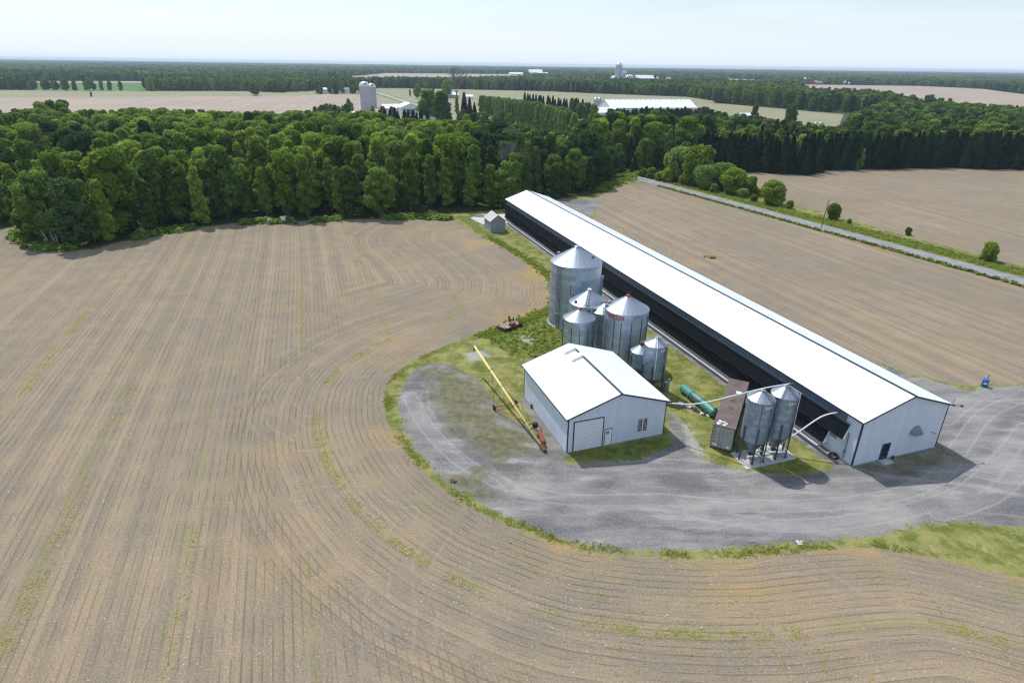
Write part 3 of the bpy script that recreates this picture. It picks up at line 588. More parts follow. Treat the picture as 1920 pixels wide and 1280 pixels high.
# ================================================================ GRAIN BINS
def text_mesh(txt, size, extr=.01, bold=True, shear=0):
    cu = bpy.data.curves.new('t', 'FONT'); cu.body = txt; cu.size = size; cu.extrude = extr; cu.align_x = 'CENTER'; cu.align_y = 'CENTER'; cu.offset = .018 if bold else 0; cu.shear = shear
    to = bpy.data.objects.new('t', cu); col.objects.link(to); dg = bpy.context.evaluated_depsgraph_get(); me = bpy.data.meshes.new_from_object(to.evaluated_get(dg))
    v = np.array([tuple(q.co) for q in me.vertices]); f = [tuple(pl.vertices) for pl in me.polygons]; bpy.data.objects.remove(to); bpy.data.meshes.remove(me); bpy.data.curves.remove(cu)
    return v, f
def wrap(v, r, ang, z0):
    """bend flat lettering round a cylinder wall"""
    a = ang + v[:, 0] / r; rr = r + .012 + v[:, 2]; return np.stack([rr * np.cos(a), rr * np.sin(a), z0 + v[:, 1]], 1)
def cam_ang(cx, cy): return math.atan2(-cy, -cx)
def bin_(cx, cy, r, h, cone, label, name='grain_bin', wall='galv', ribs=None, capmat='galv_roof', capr=.35, seams=0, stiff=(), ladder=None, rladder=None, hatch=(), vents=(), base_z=0.0, rnb=28, group=None, ring=None, cat='grain bin'):
    g = empty(name, (cx, cy, 0), 0, label, cat, group)
    m = MB(); prof = []; n = int((h - base_z) / .82) + 1
    zs = sorted(set([base_z, h] + [base_z + i * .82 for i in range(1, n)]))
    for i, zz in enumerate(zs):
        prof += [(r, zz), (r, min(h, zz + .80))] if zz < h else [(r, zz)]
    m.lathe([(r, a) for a in zs], 72); m.build('wall', M[wall], g, smooth=True)
    k = r + .07; m = MB(); m.lathe([(k, h - .05), (k, h + .02), (capr, h + cone)], 72, cap=True); smooth_angle(m.build('roof', M['galv_roof'], g), 20)
    m = MB()
    for i in range(rnb):
        a = 2 * math.pi * (i + .5) / rnb; ca, sa = math.cos(a), math.sin(a)
        for (ra, rb) in ((k + .02, capr),): m.tube([(ra * ca, ra * sa, h + .02), (rb * ca, rb * sa, h + cone + .01)], .022, 4, cap=False)
    m.build('roof_ribs', M['hopper'], g)
    m = MB(); m.lathe([(capr + .04, h + cone - .06), (capr + .04, h + cone + .12), (capr * .75, h + cone + .22), (.02, h + cone + .26)], 20); m.build('cap', M[capmat], g)
    if len(stiff):
        m = MB()
        for (a, z0, z1) in stiff:
            ca, sa = math.cos(a), math.sin(a); m.tube([((r + .03) * ca, (r + .03) * sa, z0), ((r + .03) * ca, (r + .03) * sa, z1)], .055, 4)
        m.build('stiffeners', M['dark_steel'], g)
    if ladder:
        a, z0, z1, cage = ladder; m = MB(); R1, R2 = r + .22, r + .22; wd = .24 / r
        for s_ in (-1, 1): m.tube([(R1 * math.cos(a + s_ * wd), R1 * math.sin(a + s_ * wd), z0), (R1 * math.cos(a + s_ * wd), R1 * math.sin(a + s_ * wd), z1)], .03, 4)
        zz = z0 + .2
        while zz < z1: m.tube([(R1 * math.cos(a - wd), R1 * math.sin(a - wd), zz), (R1 * math.cos(a + wd), R1 * math.sin(a + wd), zz)], .02, 4); zz += .35
        if cage:
            zz = z0 + 2.2
            while zz < z1 + .8:
                ring_ = [((r + .22 + .62 * math.sin(q)) * math.cos(a + wd * 1.3 * math.cos(q)), (r + .22 + .62 * math.sin(q)) * math.sin(a + wd * 1.3 * math.cos(q)), zz) for q in np.linspace(0, math.pi, 7)]
                m.tube(ring_, .022, 4, cap=False); zz += .8
            for q in (.6, 1.57, 2.5):
                rr = r + .22 + .62 * math.sin(q); aa = a + wd * 1.3 * math.cos(q); m.tube([(rr * math.cos(aa), rr * math.sin(aa), z0 + 2.2), (rr * math.cos(aa), rr * math.sin(aa), z1 + .7)], .018, 4)
        m.build('ladder', M['dark_steel'], g)
    if rladder is not None:
        a = rladder; m = MB(); ca, sa = math.cos(a), math.sin(a)
        for s_ in (-1, 1):
            ox, oy = -sa * .22 * s_, ca * .22 * s_; m.tube([(k * ca + ox, k * sa + oy, h + .12), (capr * ca + ox, capr * sa + oy, h + cone + .12)], .028, 4)
        n = int(r / .38)
        for i in range(1, n):
            q = i / n; rr = k + (capr - k) * q; zz = h + .12 + cone * q; m.tube([(rr * ca - sa * .22, rr * sa + ca * .22, zz), (rr * ca + sa * .22, rr * sa - ca * .22, zz)], .026, 4)
        m.build('roof_ladder', M['dark_steel'], g)
    for (a, q) in hatch:
        m = MB(); rr = k + (capr - k) * q; zz = h + cone * q; m.lathe([(.24, zz), (.24, zz + .2), (.18, zz + .26), (.01, zz + .28)], 12, rr * math.cos(a), rr * math.sin(a)); m.build('roof_hatch', M['dark_steel'], g)
    for (a, q) in vents:
        m = MB(); rr = k + (capr - k) * q; zz = h + cone * q; x, y = rr * math.cos(a), rr * math.sin(a); m.lathe([(.2, zz - .1), (.2, zz + .28), (.3, zz + .3), (.26, zz + .42), (.01, zz + .46)], 12, x, y); m.build('roof_vent', M['galv_roof'], g)
    if ring: m = MB(); m.lathe([(r + .10, 0), (r + .10, .32), (r + .01, .34)], 64); m.build('base_ring', M[ring], g)
    else: m = MB(); m.lathe([(r + .22, -.1), (r + .22, .10), (r + .005, .12)], 64); m.build('base_slab', M['concrete'], g)
    return g
def rng_(n, a0=0, z0=.1, z1=3): return [(a0 + 2 * math.pi * i / n, z0, z1) for i in range(n)]
A_ = cam_ang(10.93, 102.76)
bA = bin_(10.93, 102.76, 4.41, 11.28, 2.46, 'largest and tallest grain bin, streaked galvanised steel with a caged ladder', ladder=(A_ - .62, .4, 11.3, True), rladder=A_ - .52, hatch=((A_ + 1.25, .38),), vents=((A_ - 2.0, .25),), stiff=[(A_ - .15, 6.5, 8.2)], capmat='galv_roof', capr=.42)
m = MB(); a = A_ - .70; m.box(-.5, .5, -.12, .12, .9, 2.6); o = m.build('door', M['galv_small'], bA); o.location = (4.46 * math.cos(a), 4.46 * math.sin(a), 0); o.rotation_euler.z = a + math.pi / 2
m = MB(); a = A_ + 1.5; m.box(-.18, .18, -.2, .2, .2, 8.4); m.box(-.3, .3, -.35, .35, 8.4, 8.9); o = m.build('downspout', M['galv_small'], bA); o.location = (4.6 * math.cos(a), 4.6 * math.sin(a), 0); o.rotation_euler.z = a
B_ = cam_ang(12.62, 95.8)
bB = bin_(12.62, 95.8, 3.22, 6.46, 2.0, 'grain bin with white cap and roof ladder just in front of the tallest bin', ladder=(B_ - .05, 1, 6.5, True), rladder=B_ - .05, hatch=((B_ - .85, .18),), vents=(), capmat='white_trim', capr=.32)
C_ = cam_ang(10.23, 87.3)
bC = bin_(10.23, 87.3, 2.4, 6.98, 1.36, 'small grain bin with red cap directly behind the left end of the shed roof', stiff=[(C_ - .45, .5, 6.1), (C_ + .08, 1.5, 6.0), (C_ + .62, .5, 6.1), (C_ + 1.2, .5, 6.3)], capmat='red_paint', capr=.30, ladder=(C_ + 1.15, .3, 6.9, False))
m = MB(); m.tube([(2.45 * math.cos(C_ - 1.35), 2.45 * math.sin(C_ - 1.35), 0), (2.45 * math.cos(C_ - 1.35), 2.45 * math.sin(C_ - 1.35), 6.6)], .07, 6); m.build('sight_tube', M['rust'], bC)
D_ = cam_ang(14.80, 91.3)
bD = bin_(14.80, 91.3, 2.28, 6.7, 1.22, 'grain bin with red cap half hidden between the lettered bin and the others', capmat='red_paint', capr=.30, ladder=(D_ + .25, .3, 6.8, True), ring='rust')
E_ = cam_ang(17.25, 86.8)
bE = bin_(17.25, 86.8, 3.29, 8.84, 1.88, 'wide grain bin with red lettering on its wall and a red cap', capmat='red_paint', capr=.32, stiff=[(E_ - .52, .4, 8.0), (E_ - .18, .4, 7.6), (E_ + .28, .4, 7.8), (E_ + .78, .4, 8.2), (E_ + 1.25, .4, 8.3)], vents=((E_ - 1.65, .22), (E_ - 1.40, .08)), ladder=(E_ - 1.32, .3, 9.0, True), ring='brown_rust')
v, f = text_mesh('TWISTER', .86, .012, True, .15); m = MB(); m.add(wrap(v, 3.29, E_ - .60, 8.22), f); m.build('lettering', M['red_paint'], bE)
m = MB(); m.tube([(0, 0, 10.95), (.05, 0, 11.35)], .03, 5); m.build('lifting_ring', M['galv_roof'], bE)
# catwalk between the bins
m = MB()
m.box(-1.6, 1.6, -.35, .35, 0, .06)
for x in (-1.6, -.8, 0, .8, 1.6):
    for y in (-.35, .35): m.tube([(x, y, 0), (x, y, 1.05)], .025, 4)
for zz in (.55, 1.05):
    for y in (-.35, .35): m.tube([(-1.6, y, zz), (1.6, y, zz)], .022, 4)
for x in (-1.5, 1.5): m.tube([(x, 0, 0), (x, 0, -7.05)], .045, 4)
o = m.build('catwalk', M['dark_steel'], None); o.location = (12.45, 90.5, 7.05); o.rotation_euler.z = RZ; tag(o, 'dark steel catwalk with railings spanning between the grain bins', 'catwalk')
def decal(parent, r, ang, z, txt1, c2=None):
    m = MB(); n = 20; V = [(0.27 * math.cos(q) * (1 + .12 * math.cos(q)), .17 * math.sin(q), .002) for q in np.linspace(0, 2 * math.pi, n, endpoint=False)]
    vv = wrap(np.array(V), r, ang, z); m.add(vv, [tuple(range(n))]); o = m.build('logo_plate', M['white_trim'], parent)
    v, f = text_mesh(txt1, .20, .006, True, .3); m = MB(); m.add(wrap(v, r + .004, ang - .01, z), f); m.build('logo_mark', M['hopper'], o)
    v, f = text_mesh('AP', .30, .006, True, .3); m = MB(); v[:, 0] += .48; m.add(wrap(v, r, ang, z), f); m.build('lettering', c2 or M['white_trim'], parent)
def hopper_bin(cx, cy, r, h, cone, label, legs=6, zc=2.85, zt=.85, wall='galv_dark', lad=None, leg0=0, name='feed_bin', group=None, capm='galv_roof'):
    g = bin_(cx, cy, r, h, cone, label, name, wall, capr=.28, rnb=10, base_z=zc, cat='feed bin', group=group, capmat=capm)
    for ch in list(g.children):
        if ch.name.startswith('base_slab'): bpy.data.objects.remove(ch)
    m = MB(); m.lathe([(r, zc), (.22, zt), (.20, zt - .12)], 40, cap=True); m.build('hopper', M['hopper'], g, smooth=True)
    m = MB(); m.box(-.26, .26, -.22, .22, zt - .42, zt - .1); m.build('boot', M['dark_steel'], g)
    lp = []
    for i in range(legs):
        a = leg0 + 2 * math.pi * i / legs; x, y = (r + .05) * math.cos(a), (r + .05) * math.sin(a); lp.append((x, y))
        m = MB(); ca, sa = math.cos(a), math.sin(a)
        m.box(-.05, .05, -.10, .10, 0.10, zc + 1.9); m.box(-.12, .12, -.12, .12, .08, .12); o = m.build('leg', M['dark_steel'], g); o.location = (x, y, 0); o.rotation_euler.z = a
    m = MB()
    for i in range(legs):
        a_, b_ = lp[i], lp[(i + 1) % legs]; m.tube([(*a_, .75), (*b_, .75)], .03, 4)
        if i % 2 == 0: m.tube([(*a_, .75), (*b_, zc - .1)], .022, 4); m.tube([(*b_, .75), (*a_, zc - .1)], .022, 4)
    m.build('bracing', M['dark_steel'], g)
    if lad is not None:
        m = MB(); R1 = r + .16; wd = .2 / r
        for s_ in (-1, 1): m.tube([(R1 * math.cos(lad + s_ * wd), R1 * math.sin(lad + s_ * wd), .2), (R1 * math.cos(lad + s_ * wd), R1 * math.sin(lad + s_ * wd), h + .5)], .025, 4)
        zz = .5
        while zz < h + .4: m.tube([(R1 * math.cos(lad - wd), R1 * math.sin(lad - wd), zz), (R1 * math.cos(lad + wd), R1 * math.sin(lad + wd), zz)], .02, 4); zz += .32
        m.build('ladder', M['dark_steel'], g)
        m = MB(); ca, sa = math.cos(lad), math.sin(lad)
        for s_ in (-1, 1): m.tube([((r + .05) * ca - sa * .2 * s_, (r + .05) * sa + ca * .2 * s_, h + .1), (.3 * ca - sa * .2 * s_, .3 * sa + ca * .2 * s_, h + cone + .1)], .025, 4)
        for q in np.linspace(.1, .9, 5): rr = r + (.3 - r) * q; m.tube([(rr * ca - sa * .2, rr * sa + ca * .2, h + .1 + cone * q), (rr * ca + sa * .2, rr * sa - ca * .2, h + .1 + cone * q)], .02, 4)
        m.build('roof_ladder', M['dark_steel'], g)
    return g
G_ = cam_ang(19.95, 77.6)
bF = hopper_bin(18.70, 80.75, 1.5, 4.6, .9, 'short feed bin with rusty red-brown cap beside the slim tall bin', 4, 2.2, .9, 'galv_small', None, .3, capm='rust')
m = MB(); m.box(-.3, .3, -.3, .3, 5.45, 5.95); m.build('filler_box', M['rust'], bF)
bG = hopper_bin(19.95, 77.6, 1.6, 7.16, .72, 'slim tall feed bin with a white fill pipe down its front behind the shed', 6, 2.3, .8, 'galv_small', G_ + .95, .2)
m = MB(); a = G_ + .12; m.tube([(.3 * math.cos(a), .3 * math.sin(a), 7.95), (1.68 * math.cos(a), 1.68 * math.sin(a), 7.3), (1.70 * math.cos(a), 1.70 * math.sin(a), 3.6)], .06, 8); m.build('fill_pipe', M['white_pipe'], bG)
decal(bG, 1.6, G_ + .58, 6.75, 'Gh')
m = MB(); m.box(-.3, .3, -.25, .25, 0, 1.5); m.tube([(0, 0, 1.5), (.5, .1, 1.9)], .07, 6); o = m.build('control_cabinet', M['galv_small']); o.location = (21.9, 77.0, 0); o.rotation_euler.z = .3; tag(o, 'small grey metal cabinet standing at the foot of the slim tall feed bin', 'cabinet')
T1 = (28.25, 61.0); T2 = (31.3, 62.0); TA = cam_ang(*T1)
b1 = hopper_bin(*T1, 1.50, 8.05, .92, 'left one of the twin hopper bins on the concrete pad, nearer the brown container', 6, 2.85, .85, 'galv_dark', TA + 1.0, .35)
b2 = hopper_bin(*T2, 1.48, 8.10, .92, 'right one of the twin hopper bins, with pink lettering, nearer the long barn', 6, 2.85, .85, 'galv_dark', TA + 1.05, .35)
M['pink'] = plain('faded_red_lettering', (.65, .38, .42), .6)
decal(b1, 1.50, TA + .60, 7.55, 'Gh'); decal(b2, 1.48, TA + .55, 7.55, 'Gh', M['pink'])
m = MB(); m.tube([(1.55 * math.cos(TA + .22), 1.55 * math.sin(TA + .22), 3.4), (1.55 * math.cos(TA + .22), 1.55 * math.sin(TA + .22), 8.0)], .05, 6); m.build('sight_tube', M['hopper'], b1)
m = MB(); m.tube([(1.6 * math.cos(TA + 1.6), 1.6 * math.sin(TA + 1.6), 1.2), (1.6 * math.cos(TA + 1.6), 1.6 * math.sin(TA + 1.6), 8.5), (.3 * math.cos(TA + 1.6), .3 * math.sin(TA + 1.6), 9.15)], .05, 6); m.build('fill_pipe', M['white_pipe'], b2)
m = MB(); m.box(.2, .75, .1, .4, 8.95, 9.3); m.build('fill_motor', M['rust'], b2)
# pad
pd = np.array([U(*q) for q in ((1369.7, 849.4), (1399.7, 880.3), (1493.4, 859.7))]); p3 = pd[0] + (pd[2] - pd[1])
m = MB(); m.prism([tuple(pd[1]), tuple(pd[2]), tuple(p3), tuple(pd[0])], 'z', -.1, .10); tag(m.build('concrete_pad', M['concrete']), 'pale concrete pad under the twin hopper bins', 'concrete pad')
# feed pipes
def pipe(name, pts, r, mat, label, n=14):
    P = [np.array(q, float) for q in pts]; out = []
    for i in range(len(P) - 1):
        p0, p1, p2, p3 = P[max(i - 1, 0)], P[i], P[i + 1], P[min(i + 2, len(P) - 1)]
        for k in range(n):
            q = k / n; out.append(.5 * ((2 * p1) + (-p0 + p2) * q + (2 * p0 - 5 * p1 + 4 * p2 - p3) * q * q + (-p0 + 3 * p1 - 3 * p2 + p3) * q ** 3))
    out.append(P[-1]); m = MB(); m.tube(out, r, 8); o = m.build(name, mat, smooth=True); return tag(o, label, 'pipe')
s0 = sw(SW - .1, .25)
pipe('feed_pipe', [(*s0, 4.35), (*(s0 + (np.array(T1) - s0) * .35), 5.3), (*(s0 + (np.array(T1) - s0) * .72), 7.5), (T1[0], T1[1], 9.28), (T2[0] + .2, T2[1], 9.35)], .075, M['white_pipe'], 'long white feed pipe from the shed corner up over both twin bin tops')
ye = bw(-.1, 3.5)
pipe('feed_pipe', [(T2[0] + .1, T2[1] + .1, .75), (*(np.array(T2) + (ye - np.array(T2)) * .35), 2.6), (*(np.array(T2) + (ye - np.array(T2)) * .72), 4.75), (*ye, 5.3)], .09, M['white_pipe'], 'curved white feed pipe rising from the twin bins to the long barn wall')
pipe('feed_pipe', [(T1[0], T1[1], .62), (T1[0] + 1.5, T1[1] + .5, .6), (T2[0], T2[1], .62)], .10, M['white_pipe'], 'short white feed pipe running under the hoppers of the twin bins')
# ================================================================ CONTAINER
t = NT('container_roof_paint'); p = t.obj(); n = t.noise(p, .8, 5, .7); n2 = t.noise(p, 6, 3)
cc = t.mix(t.step(n, .35, .65), (.115, .085, .080), (.165, .125, .115)); cc = t.mix(t.m('MULTIPLY', t.step(n2, .55, .7), .35), cc, (.09, .05, .04)); M['croof'] = t.end(t.bsdf(cc, .75))
M['cdoor'] = plain('container_door_grey', (.33, .35, .33), .7, var=.2, scale=2)
M['cside'] = plain('container_side_dark', (.055, .05, .05), .75, var=.3)
cf = U(*(1330.3, 837.2)); cd = np.array([math.cos(R_(64.5)), math.sin(R_(64.5))]); cw = np.array([cd[1], -cd[0]])
cont = empty('shipping_container', (*cf, 0), math.atan2(cw[1], cw[0]), 'long brown-roofed container with grey rear doors beside the twin hopper bins', 'container')
CW, CL, CHh = 2.55, 13.3, 3.18
m = MB(); m.box(0, CW, 0, CL, .12, CHh - .05)
for i in range(44): m.box(-.025, -.001, .3 + i * .295, .3 + i * .295 + .14, .25, CHh - .2); m.box(CW + .001, CW + .025, .3 + i * .295, .3 + i * .295 + .14, .25, CHh - .2)
m.build('body', M['cside'], cont)
m = MB(); m.box(-.03, CW + .03, -.03, CL + .03, CHh - .048, CHh); m.build('roof', M['croof'], cont)
m = MB(); m.box(1.37, 2.03, 9.3, 9.9, CHh + .002, CHh + .02); m.build('roof_patch', M['white_trim'], cont); m = MB()
rnd = random.Random(5)
for i in range(16):
    x, y, q = .35 + rnd.random() * 1.1, .35 + rnd.random() * 1.1, .05 + rnd.random() * .14; a = rnd.random() * 3
    m.add([(x + q * math.cos(a + k * math.pi / 2.5) * (.6 + rnd.random() * .7), y + q * math.sin(a + k * math.pi / 2.5) * (.6 + rnd.random() * .7), CHh + .008 + i * .0012) for k in range(5)], [(0, 1, 2, 3, 4)])
m.build('roof_patch', M['white_trim'], cont)
for x, y in ((1.35, 5.0), (1.35, 7.0)):
    m = MB(); m.lathe([(.30, CHh), (.30, CHh + .05), (.22, CHh + .05), (.22, CHh + .01)], 16, x, y); m.build('roof_ring', M['rust'], cont)
for k in (0, 1):
    x0 = .06 + k * 1.23; m = MB(); m.box(x0, x0 + 1.2, -.07, -.004, .25, CHh - .12); dd_ = m.build('door', M['cdoor'], cont)
    m = MB()
    for x in (x0 + .32, x0 + .86): m.tube([(x, -.11, .2), (x, -.11, CHh - .1)], .03, 6)
    m.build('locking_bar', M['concrete'] if k else M['flashing'], dd_)
    xh = x0 - .03 if k == 0 else x0 + 1.12
    for z_ in (.5, .95, 1.4, 1.85, 2.3, 2.75): m = MB(); m.box(xh, xh + .22, -.12, -.071, z_, z_ + .07); m.build('hinge', M['slate_trim'], dd_)
for q_ in ((.2, .75, .42, .75), (1.85, 2.25, .38, .72)): m = MB(); m.box(q_[0], q_[1], -.078, -.071, q_[2], q_[3]); m.build('door_patch', M['white_trim'], cont)
m = MB(); m.box(0, CW, -.1, 0, .05, .23); m.box(.1, .3, 0.2, .6, 0, .12); m.box(CW - .3, CW - .1, .2, .6, 0, .12); m.box(.1, .3, CL - 1, CL - .6, 0, .12); m.box(CW - .3, CW - .1, CL - 1, CL - .6, 0, .12); m.build('rear_sill', M['brown_rust'], cont)
# ================================================================ GREEN TANK
ta, tb = U(1283.4, 729.4, .62), U(1336.9, 772.5, .62); tl = np.linalg.norm(tb - ta); tdir = (tb - ta) / tl; TR = .60
tank = empty('storage_tank', (*((ta + tb) / 2), 0), math.atan2(tdir[1], tdir[0]), 'green cylindrical tank with red lettering lying on the grass', 'tank')
def xl(prof, n=32):
    m = MB(); V = []; F = []
    for (r, x) in prof:
        for k in range(n): a = 2 * math.pi * k / n; V.append((x, r * math.cos(a), .66 + r * math.sin(a)))
    for i in range(len(prof) - 1):
        for k in range(n): k2 = (k + 1) % n; F.append((i * n + k, i * n + k2, (i + 1) * n + k2, (i + 1) * n + k))
    m.add(V, F); return m
hl = tl / 2 + .25; pr = [(.01, -hl - .32)] + [(TR * math.sin(q), -hl - .32 * math.cos(q)) for q in np.linspace(.3, 1.57, 6)] + [(TR, hl)] + [(TR * math.sin(q), hl + .32 * math.cos(q)) for q in np.linspace(1.57, .3, 6)][1:] + [(.01, hl + .32)]
xl(pr).build('shell', M['green_tank'], tank, smooth=True)
for x in (-1.35, -1.1, .85, 1.1):
    m = xl([(TR, x - .05), (TR + .035, x - .05), (TR + .035, x + .05), (TR, x + .05)]); m.build('band', M['green_tank'] if x in (-1.1, 1.1) else M['slate_trim'], tank)
m = MB()
v, f = text_mesh('Supreme', .5, .008, True, .2)
m.add(np.stack([v[:, 0] - .12, (TR + .012 + v[:, 2]) * np.cos(math.pi * 1.0 - (math.radians(28) + v[:, 1] / TR) * 1.0) * 1.0, .66 + (TR + .012 + v[:, 2]) * np.sin(math.pi - (math.radians(28) + v[:, 1] / TR))], 1), f)
m.build('lettering', M['red_paint'], tank)
m = MB(); m.box(-hl * .6, -hl * .6 + .25, -.5, .5, 0, .3); m.box(hl * .6, hl * .6 + .25, -.5, .5, 0, .3); m.build('saddle', M['concrete_grey'], tank)
m = MB(); m.lathe([(.28, .9), (.28, 1.38), (.2, 1.48), (.01, 1.5)], 16, hl - .1, .12); m.build('valve_hood', M['green_tank'], tank)
# rubble beside the tank
m = MB(); rnd = random.Random(9); mats = [M['concrete'], M['slate_trim'], M['white_trim']]
rc = U(1303, 770); 
for i in range(26):
    s_ = i / 26; x = rc[0] - 1.7 + 3.2 * s_ + rnd.random() * .5; y = rc[1] + 1.6 - 3.4 * s_ + rnd.random() * .6; w1, w2, h_ = .1 + rnd.random() * .3, .08 + rnd.random() * .2, .05 + rnd.random() * .12
    a = rnd.random() * 3; ca, sa = math.cos(a), math.sin(a)
    P = [(x + ca * u_ * w1 - sa * v_ * w2, y + sa * u_ * w1 + ca * v_ * w2) for u_, v_ in ((-1, -1), (1, -1), (1, 1), (-1, 1))]; m.prism(P, 'z', 0, h_, rnd.choice((0, 1, 1, 2)))
tag(m.build('rubble', mats), 'scattered blocks and scraps on the ground by the green tank', 'rubble', kind='stuff')
# ================================================================ GRAIN AUGER
au = empty('grain_auger', (3.39, 63.0, 0), 0, 'long yellow grain auger on red wheeled frame lying beside the shed', 'auger')
def L3(p): return np.array(p, float) - np.array([3.39, 63.0, 0])
a0_, a1_ = L3((3.75, 62.3, .28)), L3((-5.54, 82.16, 4.36)); ad = (a1_ - a0_); al = np.linalg.norm(ad); ad /= al
m = MB(); m.tube([a0_, a1_], .15, 14); m.build('tube', M['yellow_paint'], au, smooth=True)
m = MB()
for s_ in (3.1, 4.6, 7.9, 12.2, 16.0): m.tube([a0_ + ad * (s_ - .04), a0_ + ad * (s_ + .04)], .175, 12)
m.build('clamp', M['slate_trim'], au)
m = MB(); m.tube([a1_ - ad * .15, a1_ + ad * .1], .18, 12); m.tube([a1_, a1_ - np.array([0, 0, .95])], [.16, .13], 10, mi=0); m.build('spout', M['flashing'], au)
W1, W2 = L3((*U(926.3, 768), 0)), L3((*U(967.6, 759.5), 0)); wdv = (W2 - W1) / np.linalg.norm(W2 - W1)
for Wp in (W1, W2):
    m = MB(); c_ = Wp + np.array([0, 0, .36]); m.tube([c_ - wdv * .11, c_ - wdv * .08, c_ + wdv * .08, c_ + wdv * .11], [.27, .36, .36, .27], 22); wo_ = m.build('wheel', M['rubber'], au, smooth=False)
    m = MB(); m.tube([c_ - wdv * .125, c_ + wdv * .125], .17, 14); m.build('rim', M['red_machine'], wo_)
c1, c2 = W1 + np.array([0, 0, .38]), W2 + np.array([0, 0, .38]); lo = a0_ + ad * 5.2 - np.array([0, 0, .22]); hi = a0_ + ad * 15.5 - np.array([0, 0, .18]); midt = a0_ + ad * 8.2 - np.array([0, 0, .16])
m = MB(); m.tube([c1, c2], .06, 6)
for c_ in (c1, c2): m.tube([c_, lo], .05, 6); m.tube([c_, hi], .04, 6)
m.tube([c1 + (c2 - c1) * .5 + np.array([0, 0, 0]), midt], .04, 6); m.build('undercarriage', M['red_machine'], au)
m = MB(); k_ = a0_ + ad * 8.0; m.tube([k_, k_ + np.array([.7, .35, .15])], .035, 6); m.tube([k_ + np.array([.7, .35, .15]), k_ - ad * 1.0 + np.array([.35, .1, .05])], .03, 6); m.build('crank_arm', M['yellow_paint'], au)
# intake, jack frame and motor housing
perp = np.cross(ad, [0, 0, 1.]); perp /= np.linalg.norm(perp)
m = MB(); b0 = a0_ + ad * 3.9 + np.array([0, 0, .1]); b1_ = b0 + perp * 1.15 + np.array([0, 0, .25]); b2_ = a0_ + ad * 1.9 + perp * 1.0 + np.array([0, 0, .5])
m.tube([b0, b1_], .06, 6); m.tube([b1_, b2_], .05, 6); m.tube([b0 - ad * .5, b2_], .04, 6); m.tube([b1_, b1_ - np.array([0, 0, b1_[2]])], .05, 6); m.build('jack_frame', M['brown_rust'], au)
m = MB(); h0 = a0_ + ad * 2.2 + perp * .72 + np.array([0, 0, .35]); h1 = a0_ + ad * .25 + perp * .42 + np.array([0, 0, .25]); m.tube([h0, h0 + (h1 - h0) * .9, h1], [.24, .27, .22], 10); m.build('drive_housing', M['red_machine'], au)
m = MB(); q_ = a0_ + ad * 3.3 + perp * .7 + np.array([0, 0, .3]); m.tube([q_ - perp * .25, q_ + perp * .25], .32, 14); m.build('drive_pulley', M['rubber'], au)
m = MB(); m.tube([a0_ - ad * .9, a0_ + ad * .3], .27, 8); m.tube([a0_ - ad * 1.1 - np.array([0, 0, .1]), a0_ - ad * 1.35 - np.array([0, 0, .15])], .1, 6); m.build('intake_cage', M['brown_rust'], au)
# ================================================================ RUSTY IMPLEMENT
ic = (U(933, 622) + U(978, 604)) / 2 + np.array([.2, 0]); idr = U(978, 604) - U(933, 622); ia = math.atan2(idr[1], idr[0])
imp = empty('old_farm_wagon', (*ic, 0), ia, 'rusty low farm implement with plank deck and bent plates, parked in long grass', 'farm implement')
m = MB(); 
for i in range(6):
    y0 = -1.0 + i * .34; m.box(-2.4 + .12 * (i % 2), 1.7 - .25 * abs(i - 2.5), y0, y0 + .31, .55, .62)
m.build('deck', M['wood_grey'], imp)
m = MB(); m.box(-2.5, 2.0, -1.05, -.97, .40, .58); m.box(-2.5, 2.0, 1.03, 1.1, .40, .58); m.box(-2.55, -2.42, -1.05, 1.1, .40, .68); m.tube([(1.7, 0, .5), (3.0, .2, .35)], .07, 6); m.build('chassis', M['brown_rust'], imp)
m = MB(); m.box(-.9, .2, -.98, -.35, .63, 1.05); m.build('tool_box', M['rust'], imp)
m = MB(); m.add([(.4, .9, .62), (1.0, .95, .62), (.8, 1.05, 1.55), (.35, 1.0, 1.75), (.4, .95, .60), (1.0, 1.0, .60), (.8, 1.1, 1.53), (.35, 1.05, 1.73)], [(0, 1, 2, 3), (7, 6, 5, 4), (0, 4, 5, 1), (1, 5, 6, 2), (2, 6, 7, 3), (3, 7, 4, 0)])
m.add([(1.1, .7, .62), (1.7, .75, .62), (1.45, .85, 1.35), (1.1, .75, .60), (1.7, .8, .60), (1.45, .9, 1.33)], [(0, 1, 2), (5, 4, 3), (0, 3, 4, 1), (1, 4, 5, 2), (2, 5, 3, 0)])
for k in range(5): m.tube([(2.0 + k * .22, .6 - k * .2, .3), (2.25 + k * .22, .75 - k * .2, 1.1 + .12 * (k % 3))], .035, 5)
m.build('bent_plates', M['rust'], imp)
for x, y in ((-1.7, -1.2), (-1.7, 1.2), (1.2, -1.2), (1.2, 1.2)):
    m = MB(); m.tube([(x, y - .1, .33), (x, y + .1, .33)], .33, 14); m.build('wheel', M['rubber'], imp)
m = MB(); m.tube([(-2.35, -.75, .75), (-2.1, -.72, .75)], .2, 10); m.add([(-2.5, -1.0, .70), (-1.6, -1.02, .70), (-1.7, -.85, .74), (-2.4, -.8, .74)], [(0, 1, 2, 3)]); m.build('white_fittings', M['concrete'], imp)
